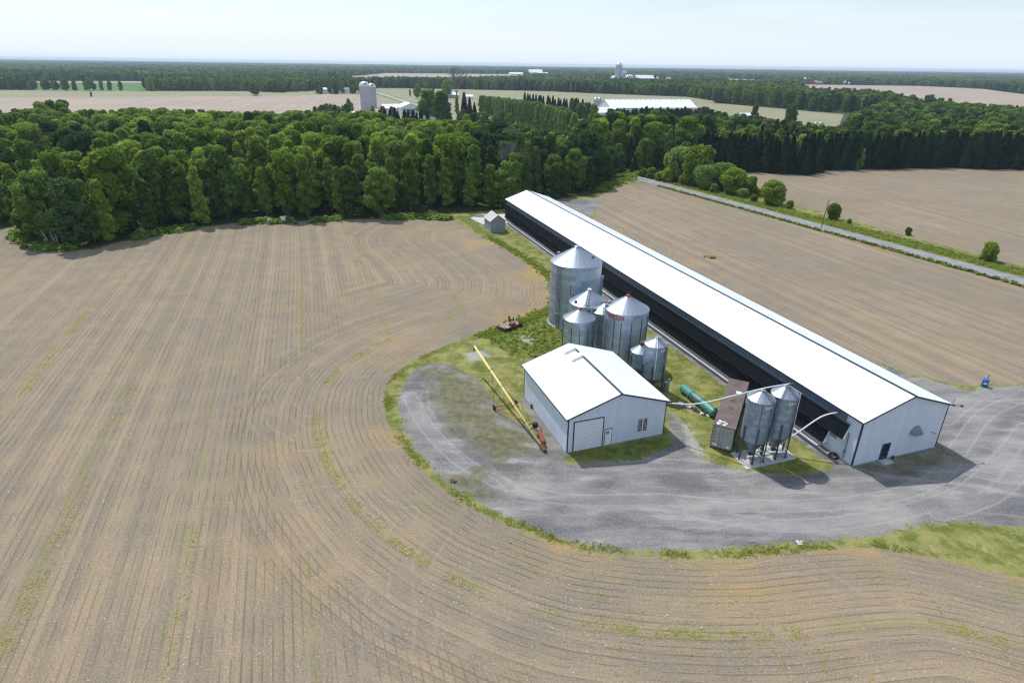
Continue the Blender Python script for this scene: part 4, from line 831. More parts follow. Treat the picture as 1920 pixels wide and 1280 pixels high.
# ================================================================ GREY HUT, BLUE BARREL, BOXES, TYRE, POLE
M['hut_wall'] = ribbed('hut_wall', (.27, .31, .34), .3, .01, .7); M['hut_roof'] = plain('hut_roof', (.48, .48, .50), .8, var=.08)
hut = empty('wooden_hut', (*U(920, 436.4), 0), RZ, 'small grey gabled hut on the grass strip by the far end of the long barn', 'hut')
HW, HL, HE, HR = 4.2, 6.0, 3.0, 1.75
m, e3, r3 = gable_shell(HW, HL, HE, HR, .2, .1); m.build('wall', M['hut_wall'], hut)
gable_roof(HW, HL, HE, HR, .2, .2, .08, 50).build('roof', M['hut_roof'], hut)
m = MB(); c = HW / 2
for sg in (-1, 1): x0 = c + sg * (c + .21); m.prism([(x0, HE - .14), (x0, HE + .02), (c, HE + HR + .02), (c, HE + HR - .14)], 'y', -.235, -.205)
m.build('bargeboard', M['slate_trim'], hut)
m = MB(); m.box(-.05, HW + .05, -.05, HL + .05, -.1, .12); m.build('base', M['concrete_grey'], hut)
m = MB(); Pq = [U(882, 409.5), U(905, 421.5), U(951, 419), U(951, 402), U(895, 404)]; m.prism([tuple(q) for q in Pq][::1], 'z', -.1, .12); tag(m.build('concrete_apron', M['concrete']), 'pale concrete apron behind the small grey hut at the wood edge', 'concrete slab')
m = MB(); rnd = random.Random(3)
for i in range(6):
    c_ = U(888 + i * 4, 406 + (i % 3)); m.tube([(c_[0] - .8, c_[1] + .1, .3), (c_[0] + .9, c_[1] - .2, .35)], .13, 6)
tag(m.build('log_pile', M['wood_grey']), 'low pile of logs lying on the concrete apron behind the hut', 'logs')
bc = U(1845, 724); br = empty('plastic_barrel', (*bc, 0), 0, 'blue plastic barrel with a white label at the corner of the gravel drive', 'barrel')
m = MB(); m.lathe([(.01, .0), (.36, .0), (.40, .12), (.40, .38), (.43, .42), (.40, .46), (.40, .76), (.43, .80), (.40, .84), (.40, 1.08), (.34, 1.18), (.32, 1.16), (.01, 1.15)], 24); m.build('body', M['blue_plastic'], br, smooth=True)
m = MB(); v = np.array([(-.22, -.14, 0), (.22, -.14, 0), (.22, .14, 0), (-.22, .14, 0), (0, -.14, 0), (0, .14, 0)]); m.add(wrap(v, .41, cam_ang(*bc) + .1, .6), [(0, 4, 5, 3), (4, 1, 2, 5)]); m.build('label_sticker', M['white_trim'], br)
m = MB(); m.tube([(.42, .3, 0), (.45, .35, 1.75)], .05, 6); o = m.build('marker_post', M['rust']); o.location = (*bc, 0); tag(o, 'short rusty post standing right behind the blue barrel', 'post')
for (x, y, k, lb) in ((507, 419.5, 0, 'low white box with grey lid at the wood edge, left of its taller neighbour'), (532, 417.5, 1, 'upright white box at the wood edge beyond the ploughed field')):
    c_ = U(x, y); b = empty('beehive', (*c_, 0), .2, lb, 'box'); m = MB(); m.box(-.6, .6, -.5, .5, .15, 1.25 + .35 * k); m.build('body', M['white_trim'], b)
    m = MB(); m.box(-.68, .68, -.58, .58, 1.25 + .35 * k, 1.4 + .35 * k); m.build('lid', M['flashing' if k == 0 else 'white_trim'], b); m = MB(); m.box(-.55, .55, -.45, .45, 0, .15); m.build('stand', M['wood_grey'], b)
tc_ = U(1562, 856); m = MB(); m.lathe([(.30, .02), (.52, .0), (.60, .10), (.52, .22), (.34, .22), (.30, .15), (.30, .02)], 26); o = m.build('tyre', M['rubber'], smooth=True); o.location = (*tc_, .05); o.rotation_euler = (.22, -.1, 0); tag(o, 'old black tyre lying against the long barn wall', 'tyre')
pc = U(1540, 427); up = empty('utility_pole', (*pc, 0), 0, 'thin dark leaning utility pole at the roadside', 'pole')
m = MB(); m.tube([(0, 0, 0), (.15, 0, 4), (.55, .1, 8.1)], [.14, .12, .09], 8); m.build('pole', M['pole_wood'], up); m = MB(); m.tube([(.1, .02, 7.7), (.98, .15, 7.75)], .05, 6); m.build('crossarm', M['pole_wood'], up)
for x, y in ((851, 902), (1502, 1018)):
    c_ = U(x, y); m = MB(); rnd = random.Random(x)
    for i in range(7):
        a, q = rnd.random() * 6.3, rnd.random() * .35; s_ = .12 + rnd.random() * .14; m.lathe([(.01, 0), (s_, .02), (s_ * .8, s_ * .6), (.01, s_ * .75)], 6, c_[0] + q * math.cos(a), c_[1] + q * math.sin(a))
    tag(m.build('stone_heap', M['brown_rust'] if x < 1000 else M['concrete']), 'small dark clod heap on the grey gravel' if x < 1000 else 'small pale stone heap on the grass edge below the gravel yard', 'stones')
# ================================================================ FAR FARMS
M['silo_concrete'] = ribbed('silo_staves', (.42, .44, .47), .8, .02, .8, axis='z', var=.08)
M['dome'] = plain('silo_dome', (.62, .66, .70), .35, .5, var=.08)
M['barn_red'] = plain('red_barn_wall', (.30, .05, .05), .8)
M['far_white'] = plain('far_white_wall', (.70, .72, .75), .7, var=.05, scale=.3); M['far_roof'] = plain('far_white_roof', (.82, .83, .85), .5, var=.04, scale=.3); M['far_grey_roof'] = plain('far_grey_roof', (.30, .30, .31), .8, scale=.3)
M['far_pink'] = plain('far_pink_roof', (.45, .30, .28), .8, scale=.3)
def silo(px, py, r, h, label, dome=True, bands=True):
    c_ = U(px, py); g = empty('tower_silo', (*c_, 0), 0, label, 'silo'); m = MB(); m.lathe([(r, 0), (r, h)], 40); m.build('wall', M['silo_concrete'], g, smooth=True)
    m = MB(); m.lathe([(r * 1.03 * math.cos(q), h + r * .85 * math.sin(q)) for q in np.linspace(0, 1.5, 8)] + [(.01, h + r * .87)], 40); m.build('dome', M['dome'], g, smooth=True)
    m = MB(); a = cam_ang(*c_) + .15; m.box(-.7, .7, -.7, .7, h + r * .35, h + r * .35 + 1.2); o = m.build('dome_hatch', M['slate_trim'], g); o.location = ((r - .5) * math.cos(a), (r - .5) * math.sin(a), 0)
    m = MB(); zz = 1.5
    while zz < h: m.lathe([(r + .02, zz), (r + .07, zz + .05), (r + .02, zz + .1)], 40); zz += 1.6
    m.build('hoops', M['flashing'], g); return g
silo(687, 207, 5.0, 21.5, 'tall grey stave silo with a silver dome, larger of the pair at left')
silo(699.5, 202, 4.2, 19.5, 'smaller domed silo right behind the larger one at the left farm')
def house(px, py, rz, W, L, h, rise, label, name='farmhouse', cat='house', wall='far_white', roof='far_roof', doors=(), vents=0, lean=None, sky_l=0, win=True, group=None):
    c_ = U(px, py); g = empty(name, (*c_, 0), rz, label, cat, group); m, e, r = gable_shell(W, L, h, rise, .4, .15); m.build('wall', M[wall], g)
    gable_roof(W, L, h, rise, .4, .4, .15, 60).build('roof', M[roof], g)
    for (x0, x1, z1) in doors: m = MB(); m.box(x0, x1, -.06, -.004, .05, z1); m.build('door', M['flashing'], g)
    if win:
        for k in range(2): m = MB(); m.box(-.06, -.004, L * (.2 + .45 * k), L * (.2 + .45 * k) + 1.4, 1, 2.2); m.build('window', M['dark_glass'], g)
    for k in range(vents):
        m = MB(); y = L * (k + .8) / (vents + .8); m.box(W / 2 - .5, W / 2 + .5, y - .5, y + .5, h + rise - .1, h + rise + 1.1); m.build('roof_vent', M['far_white'], g)
    for k in range(sky_l):
        m = MB(); y = L * (.36 + .03 * k); x = W * .24; zz = h + rise * (x / (W / 2)); m.prism([(x - .5, zz - .1), (x + .5, zz + .1), (x + .5, zz + .5), (x - .5, zz + .4)], 'y', y, y + .8); m.build('skylight', M['flashing'], g)
    return g
house(752, 214, .38, 18, 22, 5.5, 3.6, 'white farm shed with a gable end showing a wide closed door, by the left farm', 'farm_shed', 'shed', doors=((5, 13, 4.2),))
house(712, 211, -1.05, 13, 16, 4.2, 3.4, 'low white-roofed shed between the tower silos and the gabled farm shed', 'farm_shed', 'shed')
house(768, 232, -1.45, 10, 24, 4.0, 2.2, 'flat long white roof in front of the gabled farm shed', 'farm_shed', 'shed')
house(634, 222, -1.45, 8, 14, 4.0, 2.0, 'small white roof showing in the trees left of the tower silos', 'farm_shed', 'shed')
house(824, 183.5, -1.2, 12, 24, 4, 3.2, 'white-roofed farmhouse under the big tree beside the bare tree', wall='far_grey_roof')
house(868, 186, -1.3, 8, 12, 3.4, 2.2, 'small white house just right of the bare tree')
house(1121, 209, -1.31, 32, 92, 5.2, 6.8, 'huge white-roofed barn with a row of ridge vents behind the dark pines', 'dairy_barn', 'barn', vents=16, sky_l=10, win=False)
house(1098, 220, -1.0, 17, 26, 4.8, 3.8, 'white annex roof beside the huge white barn, nearer the camera', 'farm_shed', 'shed', doors=((5, 12, 4),))
for k, (px, py) in enumerate(((1117.5, 203), (1123.5, 203))): silo(px, py, 3.0, 8.5, ('left' if k == 0 else 'right') + ' of two small pale silos beside the huge white barn')
silo(1158.5, 153.5, 9.5, 43, 'distant tall domed silo, tallest of the far farm'); silo(1168.5, 153.8, 7.5, 24, 'distant shorter domed silo right of the tallest far one')
house(1143, 153, -1.3, 26, 50, 8, 8, 'distant low white shed left of the far silos', 'farm_shed', 'shed', win=False)
house(1186, 154, -1.3, 26, 56, 10, 9, 'distant red-walled barn with white roof right of the far silos', 'red_barn', 'barn', wall='barn_red', win=False)
for k, px in enumerate((1176.5, 1180.5, 1184)): c_ = U(px, 154.2); bin_(c_[0], c_[1], 8, 15, 5, ('first', 'second', 'third')[k] + ' from left of three distant squat metal bins beside the red barn', rnb=8)
house(988, 141.5, -1.2, 36, 60, 12, 12, 'distant white farmhouse, the largest of the far white group', win=False)
house(1003, 142.2, -1.2, 30, 50, 7, 7, 'distant white shed right of the largest far farmhouse', 'farm_shed', 'shed', win=False)
house(1012, 142.6, -.3, 26, 40, 7, 7, 'distant grey-white shed farthest right of the far white group', 'farm_shed', 'shed', win=False)
house(953, 141.3, -1.3, 24, 60, 6, 6, 'distant small white shed left of the far white group', 'farm_shed', 'shed', win=False)
house(1497, 156.2, -1.0, 22, 34, 8, 8, 'distant white house at the left end of the far right tan field', win=False)
house(1519, 158.8, -1.0, 18, 30, 5, 6, 'distant dull red house in the far right tree line', wall='barn_red', roof='far_grey_roof', win=False)
house(1575, 159.4, -1.0, 16, 34, 5, 5, 'distant tiny white shed on the far right tan field edge', 'farm_shed', 'shed', win=False)
house(1330, 148.5, -1.2, 26, 70, 5, 6, 'distant long white shed on the pale green far field', 'farm_shed', 'shed', win=False)
house(630, 155, -1.45, 26, 90, 7, 8, 'distant long shed with a dull pink roof at the left horizon', 'farm_shed', 'shed', roof='far_pink', win=False)
house(643, 172.5, -1.3, 9, 15, 3.6, 3, 'white bungalow with grey roof on the green lawn left of the silos', roof='far_grey_roof')
house(601, 173, -1.2, 7, 9, 4, 2.6, 'small white house at the left side of the green lawn')
house(1378, 226, -1.2, 9, 14, 4, 2.4, 'white-walled house glimpsed through the trees right of the huge barn')
house(3, 154, -1.3, 14, 24, 5, 4, 'white house at the far left edge beyond the fields')
for k, px in enumerate((1522, 1531, 1540)):
    c_ = U(px, 233.3); g = empty('parked_car', (*c_, 0), .3, ('leftmost', 'middle', 'rightmost')[k] + ' of three white vehicles parked beyond the dark spruces', 'car', 'vehicles parked beyond the spruces')
    m = MB(); m.prism([(-2.2, .45), (2.2, .45), (2.25, .9), (1.3, 1.0), (.8, 1.5), (-1.3, 1.5), (-2.1, .95)], 'y', -.9, .9); m.build('body', M['far_white'], g)
    m = MB(); m.prism([(-1.2, 1.0), (1.15, 1.0), (.75, 1.42), (-1.2, 1.42)], 'y', -.92, .92); m.build('window', M['dark_glass'], g)
    for x in (-1.4, 1.4):
        for y in (-.85, .85): m = MB(); m.tube([(x, y - .1, .33), (x, y + .1, .33)], .33, 12); m.build('wheel', M['rubber'], g)
# ================================================================ TREES
RG = np.random.default_rng(11)
def quads_mesh(name, P, Nn, S, mat, elong=1.35, extra=None):
    """leaf clumps: one small bent quad per leaf position"""
    n = len(P); Nn = Nn / (np.linalg.norm(Nn, axis=1, keepdims=True) + 1e-9)
    a = np.cross(Nn, RG.normal(size=(n, 3))); a /= np.linalg.norm(a, axis=1, keepdims=True) + 1e-9; b = np.cross(Nn, a)
    S = S[:, None]; v = np.empty((n, 4, 3)); bend = Nn * S * .22
    v[:, 0] = P - a * S * elong * .5 - bend; v[:, 1] = P - b * S * .42 + bend * .5; v[:, 2] = P + a * S * elong * .5 - bend; v[:, 3] = P + b * S * .42 + bend * .5
    V = v.reshape(-1, 3); F = np.arange(n * 4).reshape(n, 4)
    ev, ef = extra if extra is not None else (np.zeros((0, 3)), np.zeros((0, 3), int))
    nv = len(V) + len(ev); me = bpy.data.meshes.new(name); me.vertices.add(nv); me.vertices.foreach_set('co', np.concatenate([V, ev]).ravel())
    li = np.concatenate([F.ravel(), (ef + len(V)).ravel()]).astype(np.int32); me.loops.add(len(li)); me.loops.foreach_set('vertex_index', li)
    tot = np.concatenate([np.full(n, 4), np.full(len(ef), 3)]).astype(np.int32); st = np.concatenate([[0], np.cumsum(tot)[:-1]]).astype(np.int32)
    me.polygons.add(len(tot)); me.polygons.foreach_set('loop_start', st); me.polygons.foreach_set('loop_total', tot); me.update(calc_edges=True); me.materials.append(mat); return me
import bmesh
_bm = bmesh.new(); bmesh.ops.create_icosphere(_bm, subdivisions=2, radius=1); _bm.verts.ensure_lookup_table()
ICV = np.array([tuple(q.co) for q in _bm.verts]); ICF = np.array([[q.index for q in f_.verts] for f_ in _bm.faces]); _bm.free()
def lobes_core(c, rad, k=.62):
    V = []; F = []; o = 0
    for ci, ri in zip(c, rad):
        nz = 1 + .22 * RG.normal(size=(len(ICV), 1)); V.append(ci + ICV * nz * ri * k * np.array([1, 1, .9])); F.append(ICF + o); o += len(ICV)
    return np.concatenate(V), np.concatenate(F)
def dec_crown(name, seed, H, R, n, mat, low=.12, nl=20, ls=.5, cone=0.0):
    """broadleaf crown for a tree of height H: overlapping leafy lobes"""
    global RG; RG = np.random.default_rng(seed); c = []; rad = []
    for i in range(nl):
        z = low + (1 - low) * ((i + .5) / nl) ** .85; f_ = (z - low) / (1 - low); prof = (1 - cone) * math.sin(math.pi * min(1, f_ * .80 + .13)) ** .75 + cone * min(1, f_ * 5 + .4) * (max(0, 1 - f_) ** .62)
        a = i * 2.4 + RG.normal() * .5; rr = R * prof * (.35 + .4 * RG.random()); lr = R * (.27 + .17 * RG.random()) * (.7 + .45 * prof)
        c.append((rr * math.cos(a), rr * math.sin(a), min(z * H, H - lr * .75))); rad.append(lr)
    c = np.array(c); rad = np.array(rad); wts = rad ** 2; k = RG.choice(nl, n * 3, p=wts / wts.sum())
    d = RG.normal(size=(n * 3, 3)); d[:, 2] = d[:, 2] * .85 + .18; d /= np.linalg.norm(d, axis=1, keepdims=True)
    sh = .80 + .30 * RG.random((n * 3, 1)) ** 1.3 + .12 * np.sin(d[:, :1] * 5 + d[:, 1:2] * 4 + k[:, None]); P = c[k] + d * rad[k][:, None] * sh * np.array([1, 1, .92])
    dm = np.min(np.linalg.norm(P[:, None, :] - c[None], axis=2) / rad[None], axis=1); ok = (dm > .72) & (P[:, 2] > .3); P = P[ok][:n]; d = d[ok][:n]
    return quads_mesh(name, P, d + RG.normal(size=d.shape) * .55, ls * (.6 + .8 * RG.random(len(P))), mat, extra=lobes_core(c, rad))
def spruce_crown(name, seed, H, R, n, mat, ls=.55, low=.05):
    global RG; RG = np.random.default_rng(seed); q = RG.random(n) ** .62; z = low * H + (1 - low) * H * (1 - q)
    rr = R * ((1 - z / H) ** .80) * 1.02 + .06; lay = np.abs(((z / H * 17) % 1) - .5) * 2; a = RG.random(n) * 2 * math.pi; br = .84 + .16 * np.sin(a * 7 + np.floor(z / H * 17) * 2.1)
    rad = rr * (.55 + .47 * RG.random(n) ** .5) * (.80 + .25 * lay) * br
    P = np.stack([rad * np.cos(a), rad * np.sin(a), z - .10 * rad], 1); d = np.stack([np.cos(a) * .55, np.sin(a) * .55, np.full(n, .85)], 1)
    n_ = 14; V = [(0, 0, H * .93)]; F = []
    for i, zz in enumerate(np.linspace(.85, low + .01, 6)):
        for k in range(n_): t_ = 2 * math.pi * k / n_; r_ = (R * (1 - zz) ** .80) * .70 * (1 + .12 * RG.normal()); V.append((r_ * math.cos(t_), r_ * math.sin(t_), zz * H))
    for k in range(n_): F.append((0, 1 + k, 1 + (k + 1) % n_))
    for i in range(5):
        for k in range(n_): a_, b_ = 1 + i * n_ + k, 1 + i * n_ + (k + 1) % n_; F += [(a_, a_ + n_, b_), (b_, a_ + n_, b_ + n_)]
    return quads_mesh(name, P, d + RG.normal(size=d.shape) * .35, ls * (.6 + .8 * RG.random(n)), mat, 1.7, extra=(np.array(V), np.array(F)))
def trunk_mesh(name, H, r, mat, seed=0, limbs=5, reach=.3, frac=.8):
    rn_ = random.Random(seed); m = MB(); m.tube([(0, 0, -.3), (.05, .03, H * .25), (rn_.uniform(-.2, .2), rn_.uniform(-.2, .2), H * .55), (0, 0, H * frac)], [r * 1.3, r, r * .6, r * .15], 7)
    for i in range(limbs):
        a = i * 2.4 + rn_.random(); z0 = H * (.28 + .09 * i); q = H * reach * (1 - i * .1); m.tube([(0, 0, z0), (q * .5 * math.cos(a), q * .5 * math.sin(a), z0 + q * .45), (q * math.cos(a), q * math.sin(a), z0 + q * .8)], [r * .45, r * .3, r * .1], 5)
    me_o = m.build('tmp_trunk', mat); me = me_o.data; bpy.data.objects.remove(me_o); me.name = name; return me
KIND = {}
def reg(key, crown, trunk, H, R, name): KIND[key] = (crown, trunk, H, R, name)
tk1 = trunk_mesh('trunk', 18, .30, M['bark'], 1); tk2 = trunk_mesh('trunk', 18, .24, M['bark'], 2, 6, .35); tks = trunk_mesh('trunk', 17, .22, M['bark'], 3, 0, frac=.9)
for ci, (mk, nm) in enumerate((('leaf_bright', 'b'), ('leaf_mid', 'm'), ('leaf_dark', 'd'))):
    for v_ in range(4):
        H, R, nl, low, cn_ = ((18, 4.3, 26, .05, .45), (18, 3.6, 26, .06, 1.0), (18, 5.0, 28, .12, .1), (18, 3.1, 22, .05, .7))[v_]
        reg(nm + str(v_), dec_crown('crown', 20 + ci * 7 + v_, H, R, 2900, M[mk], low, nl, .74, cn_), (tk1, tk2, tk1, tk2)[v_], H, R, 'broadleaf_tree')
for v_ in range(3): reg('s' + str(v_), spruce_crown('crown', 50 + v_, 17, (3.0, 2.6, 3.5)[v_], 3200, M['leaf_spruce'], .80), tks, 17, 3, 'spruce_tree')
reg('p0', dec_crown('crown', 70, 15, 3.3, 3000, M['leaf_pale'], .04, 18, .7), tk2, 15, 3.3, 'broadleaf_tree')
tkb = trunk_mesh('trunk', 6, .13, M['bark'], 5, 5, .45)
for v_ in range(3): reg('u' + str(v_), dec_crown('crown', 80 + v_, 6, (3.1, 2.6, 3.6)[v_], 3400, M[('leaf_bush', 'leaf_bush', 'leaf_pale')[v_]], .0, 24, .40, .15), tkb, 6, 3, 'roadside_bush')
def plant(key, x, y, h, wscale=1.0, label='', group=None, rz=None, cat=None):
    crown, trunk, H, R, nm = KIND[key]; s_ = h / H; g = empty(nm, (x, y, 0), RG.random() * 6.28 if rz is None else rz, label, cat or ('bush' if nm == 'roadside_bush' else 'tree'), group)
    g.scale = (s_ * wscale, s_ * wscale, s_)
    o = bpy.data.objects.new('crown', crown); o.parent = g; col.objects.link(o); o = bpy.data.objects.new('trunk', trunk); o.parent = g; col.objects.link(o); return g
RG = np.random.default_rng(5)
# named single trees -------------------------------------------------------
FIX = []
def at(key, px, py, h, w_, label, **k): c_ = U(px, py); FIX.append((c_[0], c_[1], 2.5)); return plant(key, c_[0], c_[1], h, w_, label, **k)
at('u2', 1274, 338, 12.5, .95, 'tall bright green roadside tree, leftmost of the group above the road'); at('u0', 1303, 345, 14.0, 1.05, 'tallest rounded bright roadside tree beside the dark spruces')
at('u2', 1322, 353, 8.2, 1.15, 'low pale green bush in front of the tallest roadside tree'); at('u2', 1352, 354, 9.0, 1.2, 'pale roadside bush between the tallest roadside tree and the rounder bright ones')
at('u0', 1374, 363, 8.6, 1.15, 'bright rounded roadside bush third from the right of the hedge'); at('u1', 1406, 367, 6.6, .85, 'narrow bright roadside bush second from the right of the hedge')
at('u2', 1425, 367, 2.6, 1.2, 'very small bush low in the gap of the roadside hedge')
at('u0', 1447, 383, 7.6, 1.1, 'round bright yellow-green bush standing alone at the right end of the hedge'); at('u1', 1480, 391, 2.6, 1.2, 'tiny low bush on the road verge left of the utility pole')
at('u0', 1561, 411, 4.6, .9, 'small bush on the road verge just right of the utility pole'); at('u1', 1701, 441, 2.2, 1.0, 'tiny bush on the road verge between the pole and the right edge'); at('u0', 1852, 488, 4.4, .9, 'small bright bush on the road verge nearest the right edge')
at('m2', 784, 185, 17, 1.2, 'round lone tree in the green field above the left farm'); at('m0', 769, 181, 9, .9, 'small dark lone tree left of the round lone tree'); at('m1', 813, 184, 13, .9, 'medium tree right of the round lone tree in the field')
at('m2', 838, 184, 22, 1.1, 'big dark tree over the white-roofed farmhouse'); at('m1', 857, 215, 15, .8, 'leafy tree at the foot of the bare grey tree')
at('m2', 805, 232, 24, 1.3, 'broad big tree right of the gabled farm shed'); at('m0', 830, 238, 24, 1.35, 'broadest big tree in front of the bare grey tree'); at('m1', 656, 222, 15, 1.0, 'round tree just left of the larger tower silo')
for k, (px, py, h) in enumerate(((871, 228, 22), (881, 232, 19), (890, 231, 15))): at('s' + str(k), px, py, h, 1.1, ('tallest', 'middle', 'shortest')[k] + ' of three dark spruces right of the bare tree')
at('m2', 478, 180, 16, 1.6, 'wide dense round tree clump standing in the pale field edge on the left'); at('d1', 162, 169, 20, .9, 'dark tree on the near edge of the bright green crop field'); at('m2', 108, 169.5, 12, 1.2, 'low round tree at the left edge of the bright green crop field'); at('m0', 172, 182, 6, 1, 'tiny bush alone on the pale strip left')
for k, (px, py, h) in enumerate(((596, 175, 12), (617, 174, 12), (628, 177, 13))): at(('p0', 'm1', 'd0')[k], px, py, h, 1.0, ('pale', 'mid green', 'dark')[k] + ' garden tree on the green lawn left of the silos')
at('d2', 1478, 240, 17, 1.1, 'dark broad evergreen standing out in front of the pale field right'); at('d1', 1411, 241, 17, 1.3, 'dark broad evergreen in front of the pale strip, left of its similar neighbour')
# bare tree
bt = U(857, 212); bg_ = empty('bare_tree', (*bt, 0), 0, 'bare leafless grey tree rising beside the farmhouse', 'tree'); rnd = random.Random(4); m = MB(); tw = MB()
def branch(mb, p, d, ln, r, depth):
    q = p + d * ln; (mb if depth < 2 else tw).tube([p, p + d * ln * .5 + np.array([rnd.uniform(-.06, .06), rnd.uniform(-.06, .06), .02]) * ln, q], [r, r * .8, r * .6], 5 if depth < 3 else 3, cap=False)
    if depth >= 6: return
    for _ in range(3 if depth < 5 else 2):
        nd = d + np.array([rnd.uniform(-.7, .7), rnd.uniform(-.7, .7), rnd.uniform(-.1, .5)]); branch(mb, q, nd / np.linalg.norm(nd), ln * rnd.uniform(.62, .82), r * .6, depth + 1)
M['twig'] = plain('grey_twigs', (.22, .20, .19), .9)
branch(m, np.array([0, 0, 0.]), np.array([0, 0, 1.]), 9.0, .6, 0); m.build('trunk', M['twig'], bg_); tw.build('twigs', M['twig'], bg_)
bg_.scale = (1.25, 1.25, 1.45)
# avenue of pale trees: a long hedge-like row
av0, av1, av2 = U(902, 216), U(990, 236), U(1082, 268)
AV = []
for a_, b_, n_ in ((av0, av1, 15), (av1, av2, 14)):
    for i in range(n_): AV.append(a_ + (b_ - a_) * i / n_)
for i, q in enumerate(AV):
    for s_ in (0, 1):
        if i > 24 and s_: continue
        d_ = (av2 - av0) / np.linalg.norm(av2 - av0); pq = q + np.array([-d_[1], d_[0]]) * s_ * 9
        FIX.append((pq[0], pq[1], 4)); plant('p0', pq[0], pq[1], 15.5 + RG.random() * 1.5, .88, ('front' if s_ == 0 else 'back') + ' row pale green tree in the clipped-looking double avenue', 'pale avenue trees ' + ('front row' if s_ == 0 else 'back row'))
for i in range(20):
    px_, py_ = 984 + i * 5.2 + RG.normal() * 1.5, 203 + i * .95 + RG.normal() * 1.2; at('s%d' % (i % 3), px_, py_, 13 + RG.random() * 4, 1.15, 'dark pine in the short dark row standing behind the pale avenue', group='dark pines behind the avenue')
for i in range(12):
    px_, py_ = 1066 + i * 4.2 + RG.normal() * 2, 217 + i * 1.2 + RG.normal() * 2; at(('m%d' if i % 3 else 's%d') % (i % 3), px_, py_, 12 + RG.random() * 4, 1.1, 'tree in the loose mixed cluster left of the white annex roof', group='mixed cluster left of the annex')
for i in range(40):
    px_, py_ = 1146 + i * 4.7 + RG.normal() * 1.5, 229.5 + RG.normal() * 1.3; at(('s%d' if i % 3 else 'd%d') % (i % 3), px_, py_, 9.2 + RG.random() * 3.2, 1.45 + .7 * RG.random(), 'dark tree in the ragged screen right in front of the huge white barn', group='dark tree screen before the huge barn')
for i in range(13):
    px_, py_ = (592 + i * 7.5) if i < 10 else (700 + (i - 10) * 18), 224 + RG.normal() * 2; at(('m%d' if i % 3 else 'p%d') % (0 if i % 3 == 0 else i % 3), px_, py_, 9 + RG.random() * 4, 1.1, 'small round tree in the loose row in front of the tower silos', group='round trees before the tower silos')
for k, (px_, py_, h_) in ((2, (968, 378, 15)),):
    q_ = U(px_, py_); dt = empty('dead_tree', (*q_, 0), k * 2.1, ('leftmost bare grey dead tree at the wood edge', 'bare grey dead tree at the middle of the wood edge', 'bare grey dead tree near the far end of the long barn')[k], 'tree'); dt.scale = (h_ / 26, h_ / 26, h_ / 22)
    for ch in bg_.children: c2_ = ch.copy(); c2_.parent = dt; col.objects.link(c2_)
for i in range(14):
    px_, py_ = 862 + i * 7.4 + RG.normal() * 2, 239 + i * .8 + RG.normal() * 2.5; at(('m%d', 'd%d', 'b%d')[i % 3] % (i % 4), px_, py_, 8.5 + RG.random() * 4, 1.25, 'mixed tree in the ragged line between the farm sheds and the pale avenue', group='ragged line before the avenue')
for i, (px_, py_, h_) in enumerate(((1206, 331, 3.2), (1221, 334, 4.2), (1236, 338, 3.0), (1252, 340, 5.0), (1338, 361, 3.2), (1392, 370, 3.0), (1413, 377, 2.2), (1592, 419, 1.4))):
    at('u%d' % (i % 3), px_, py_, h_, 1.2, 'low scrubby shrub in the tall grass between larger bushes beside the road', group='low shrubs along the road verge')
for i in range(12):
    px_, py_ = 706 + i * 8.6 + RG.normal() * 2, 236 + RG.normal() * 2; at('s%d' % (i % 3), px_, py_, 9 + RG.random() * 4, 1.5, 'short dark conifer in the row hiding the foot of the farm sheds', group='conifers before the farm sheds')
# white-stemmed clump at the wood's left corner
for k, (px, py, h, key, lb) in enumerate(((98, 452, 17, 'm2', 'broad mid green tree at the outermost left tip of the wood with pale stems'), (150, 461, 16, 'd2', 'dark tree second from the left tip of the wood'), (60, 441, 14, 'm0', 'shorter mid green tree at the field side of the left tip'), (205, 452, 15, 'b1', 'yellow-green tree at the left corner of the wood'))):
    at(key, px, py, h, 1.1, lb)
pts = U(93, 456); sb = empty('birch_stems', (*pts, 0), 0, 'leaning pale birch stems at the left tip of the wood', 'tree'); m = MB()
for dx, dy, lx in ((0, 0, -3.5), (1.2, .4, -2.2), (2.4, -.3, -.6)): m.tube([(dx, dy, 0), (dx + lx * .5, dy, 5), (dx + lx, dy, 10)], [.2, .16, .08], 6)
m.build('trunk', M['bark_pale'], sb)
me = dec_crown('crown', 91, 15, 3.6, 1500, M['leaf_mid'], .62, 10, .5); o = bpy.data.objects.new('crown', me); o.parent = sb; o.location = (-1.5, 0, 0); col.objects.link(o); RG = np.random.default_rng(6)
# forest candidates ---------------------------------------------------------
def cand(y0, y1, st, jit=.42):
    ys = np.arange(y0, y1, st); out = []
    xm = y1 * .95 + 60
    X, Y = np.meshgrid(np.arange(-xm, xm, st), ys); X = X + (np.arange(X.shape[0])[:, None] % 2) * st / 2
    X = X + RG.uniform(-jit, jit, X.shape) * st; Y = Y + RG.uniform(-jit, jit, Y.shape) * st; X, Y = X.ravel(), Y.ravel()
    px, py = PJ(X, Y); ok = (px > -110) & (px < 2030); X, Y, px, py = X[ok], Y[ok], px[ok], py[ok]
    ok = np.ones(len(X), bool)
    for q in CLEAR: ok &= ~inside(X, Y, q)
    return X[ok], Y[ok], px[ok], py[ok]
SPR = P_([(1295,316),(1312,318.5),(1384,322),(1450,326),(1522,330),(1545,320),(1650,317.5),(1762,315),(1920,318.5),(2250,330),(2250,314),(1920,303),(1762,300),(1650,302),(1550,304),(1480,312),(1384,306),(1312,302),(1290,300)])
edgeF = FOR
X, Y, px, py = cand(120, 700, 6.4)
dF = sdf(X, Y, FOR); ok = dF > 2.6
farmzone = P_([(600,236),(900,236),(900,150),(600,150)])
ok &= ~(inside(X, Y, P_([(660,214),(700,220),(760,236),(800,232),(800,208),(740,190),(700,176),(640,178)])))
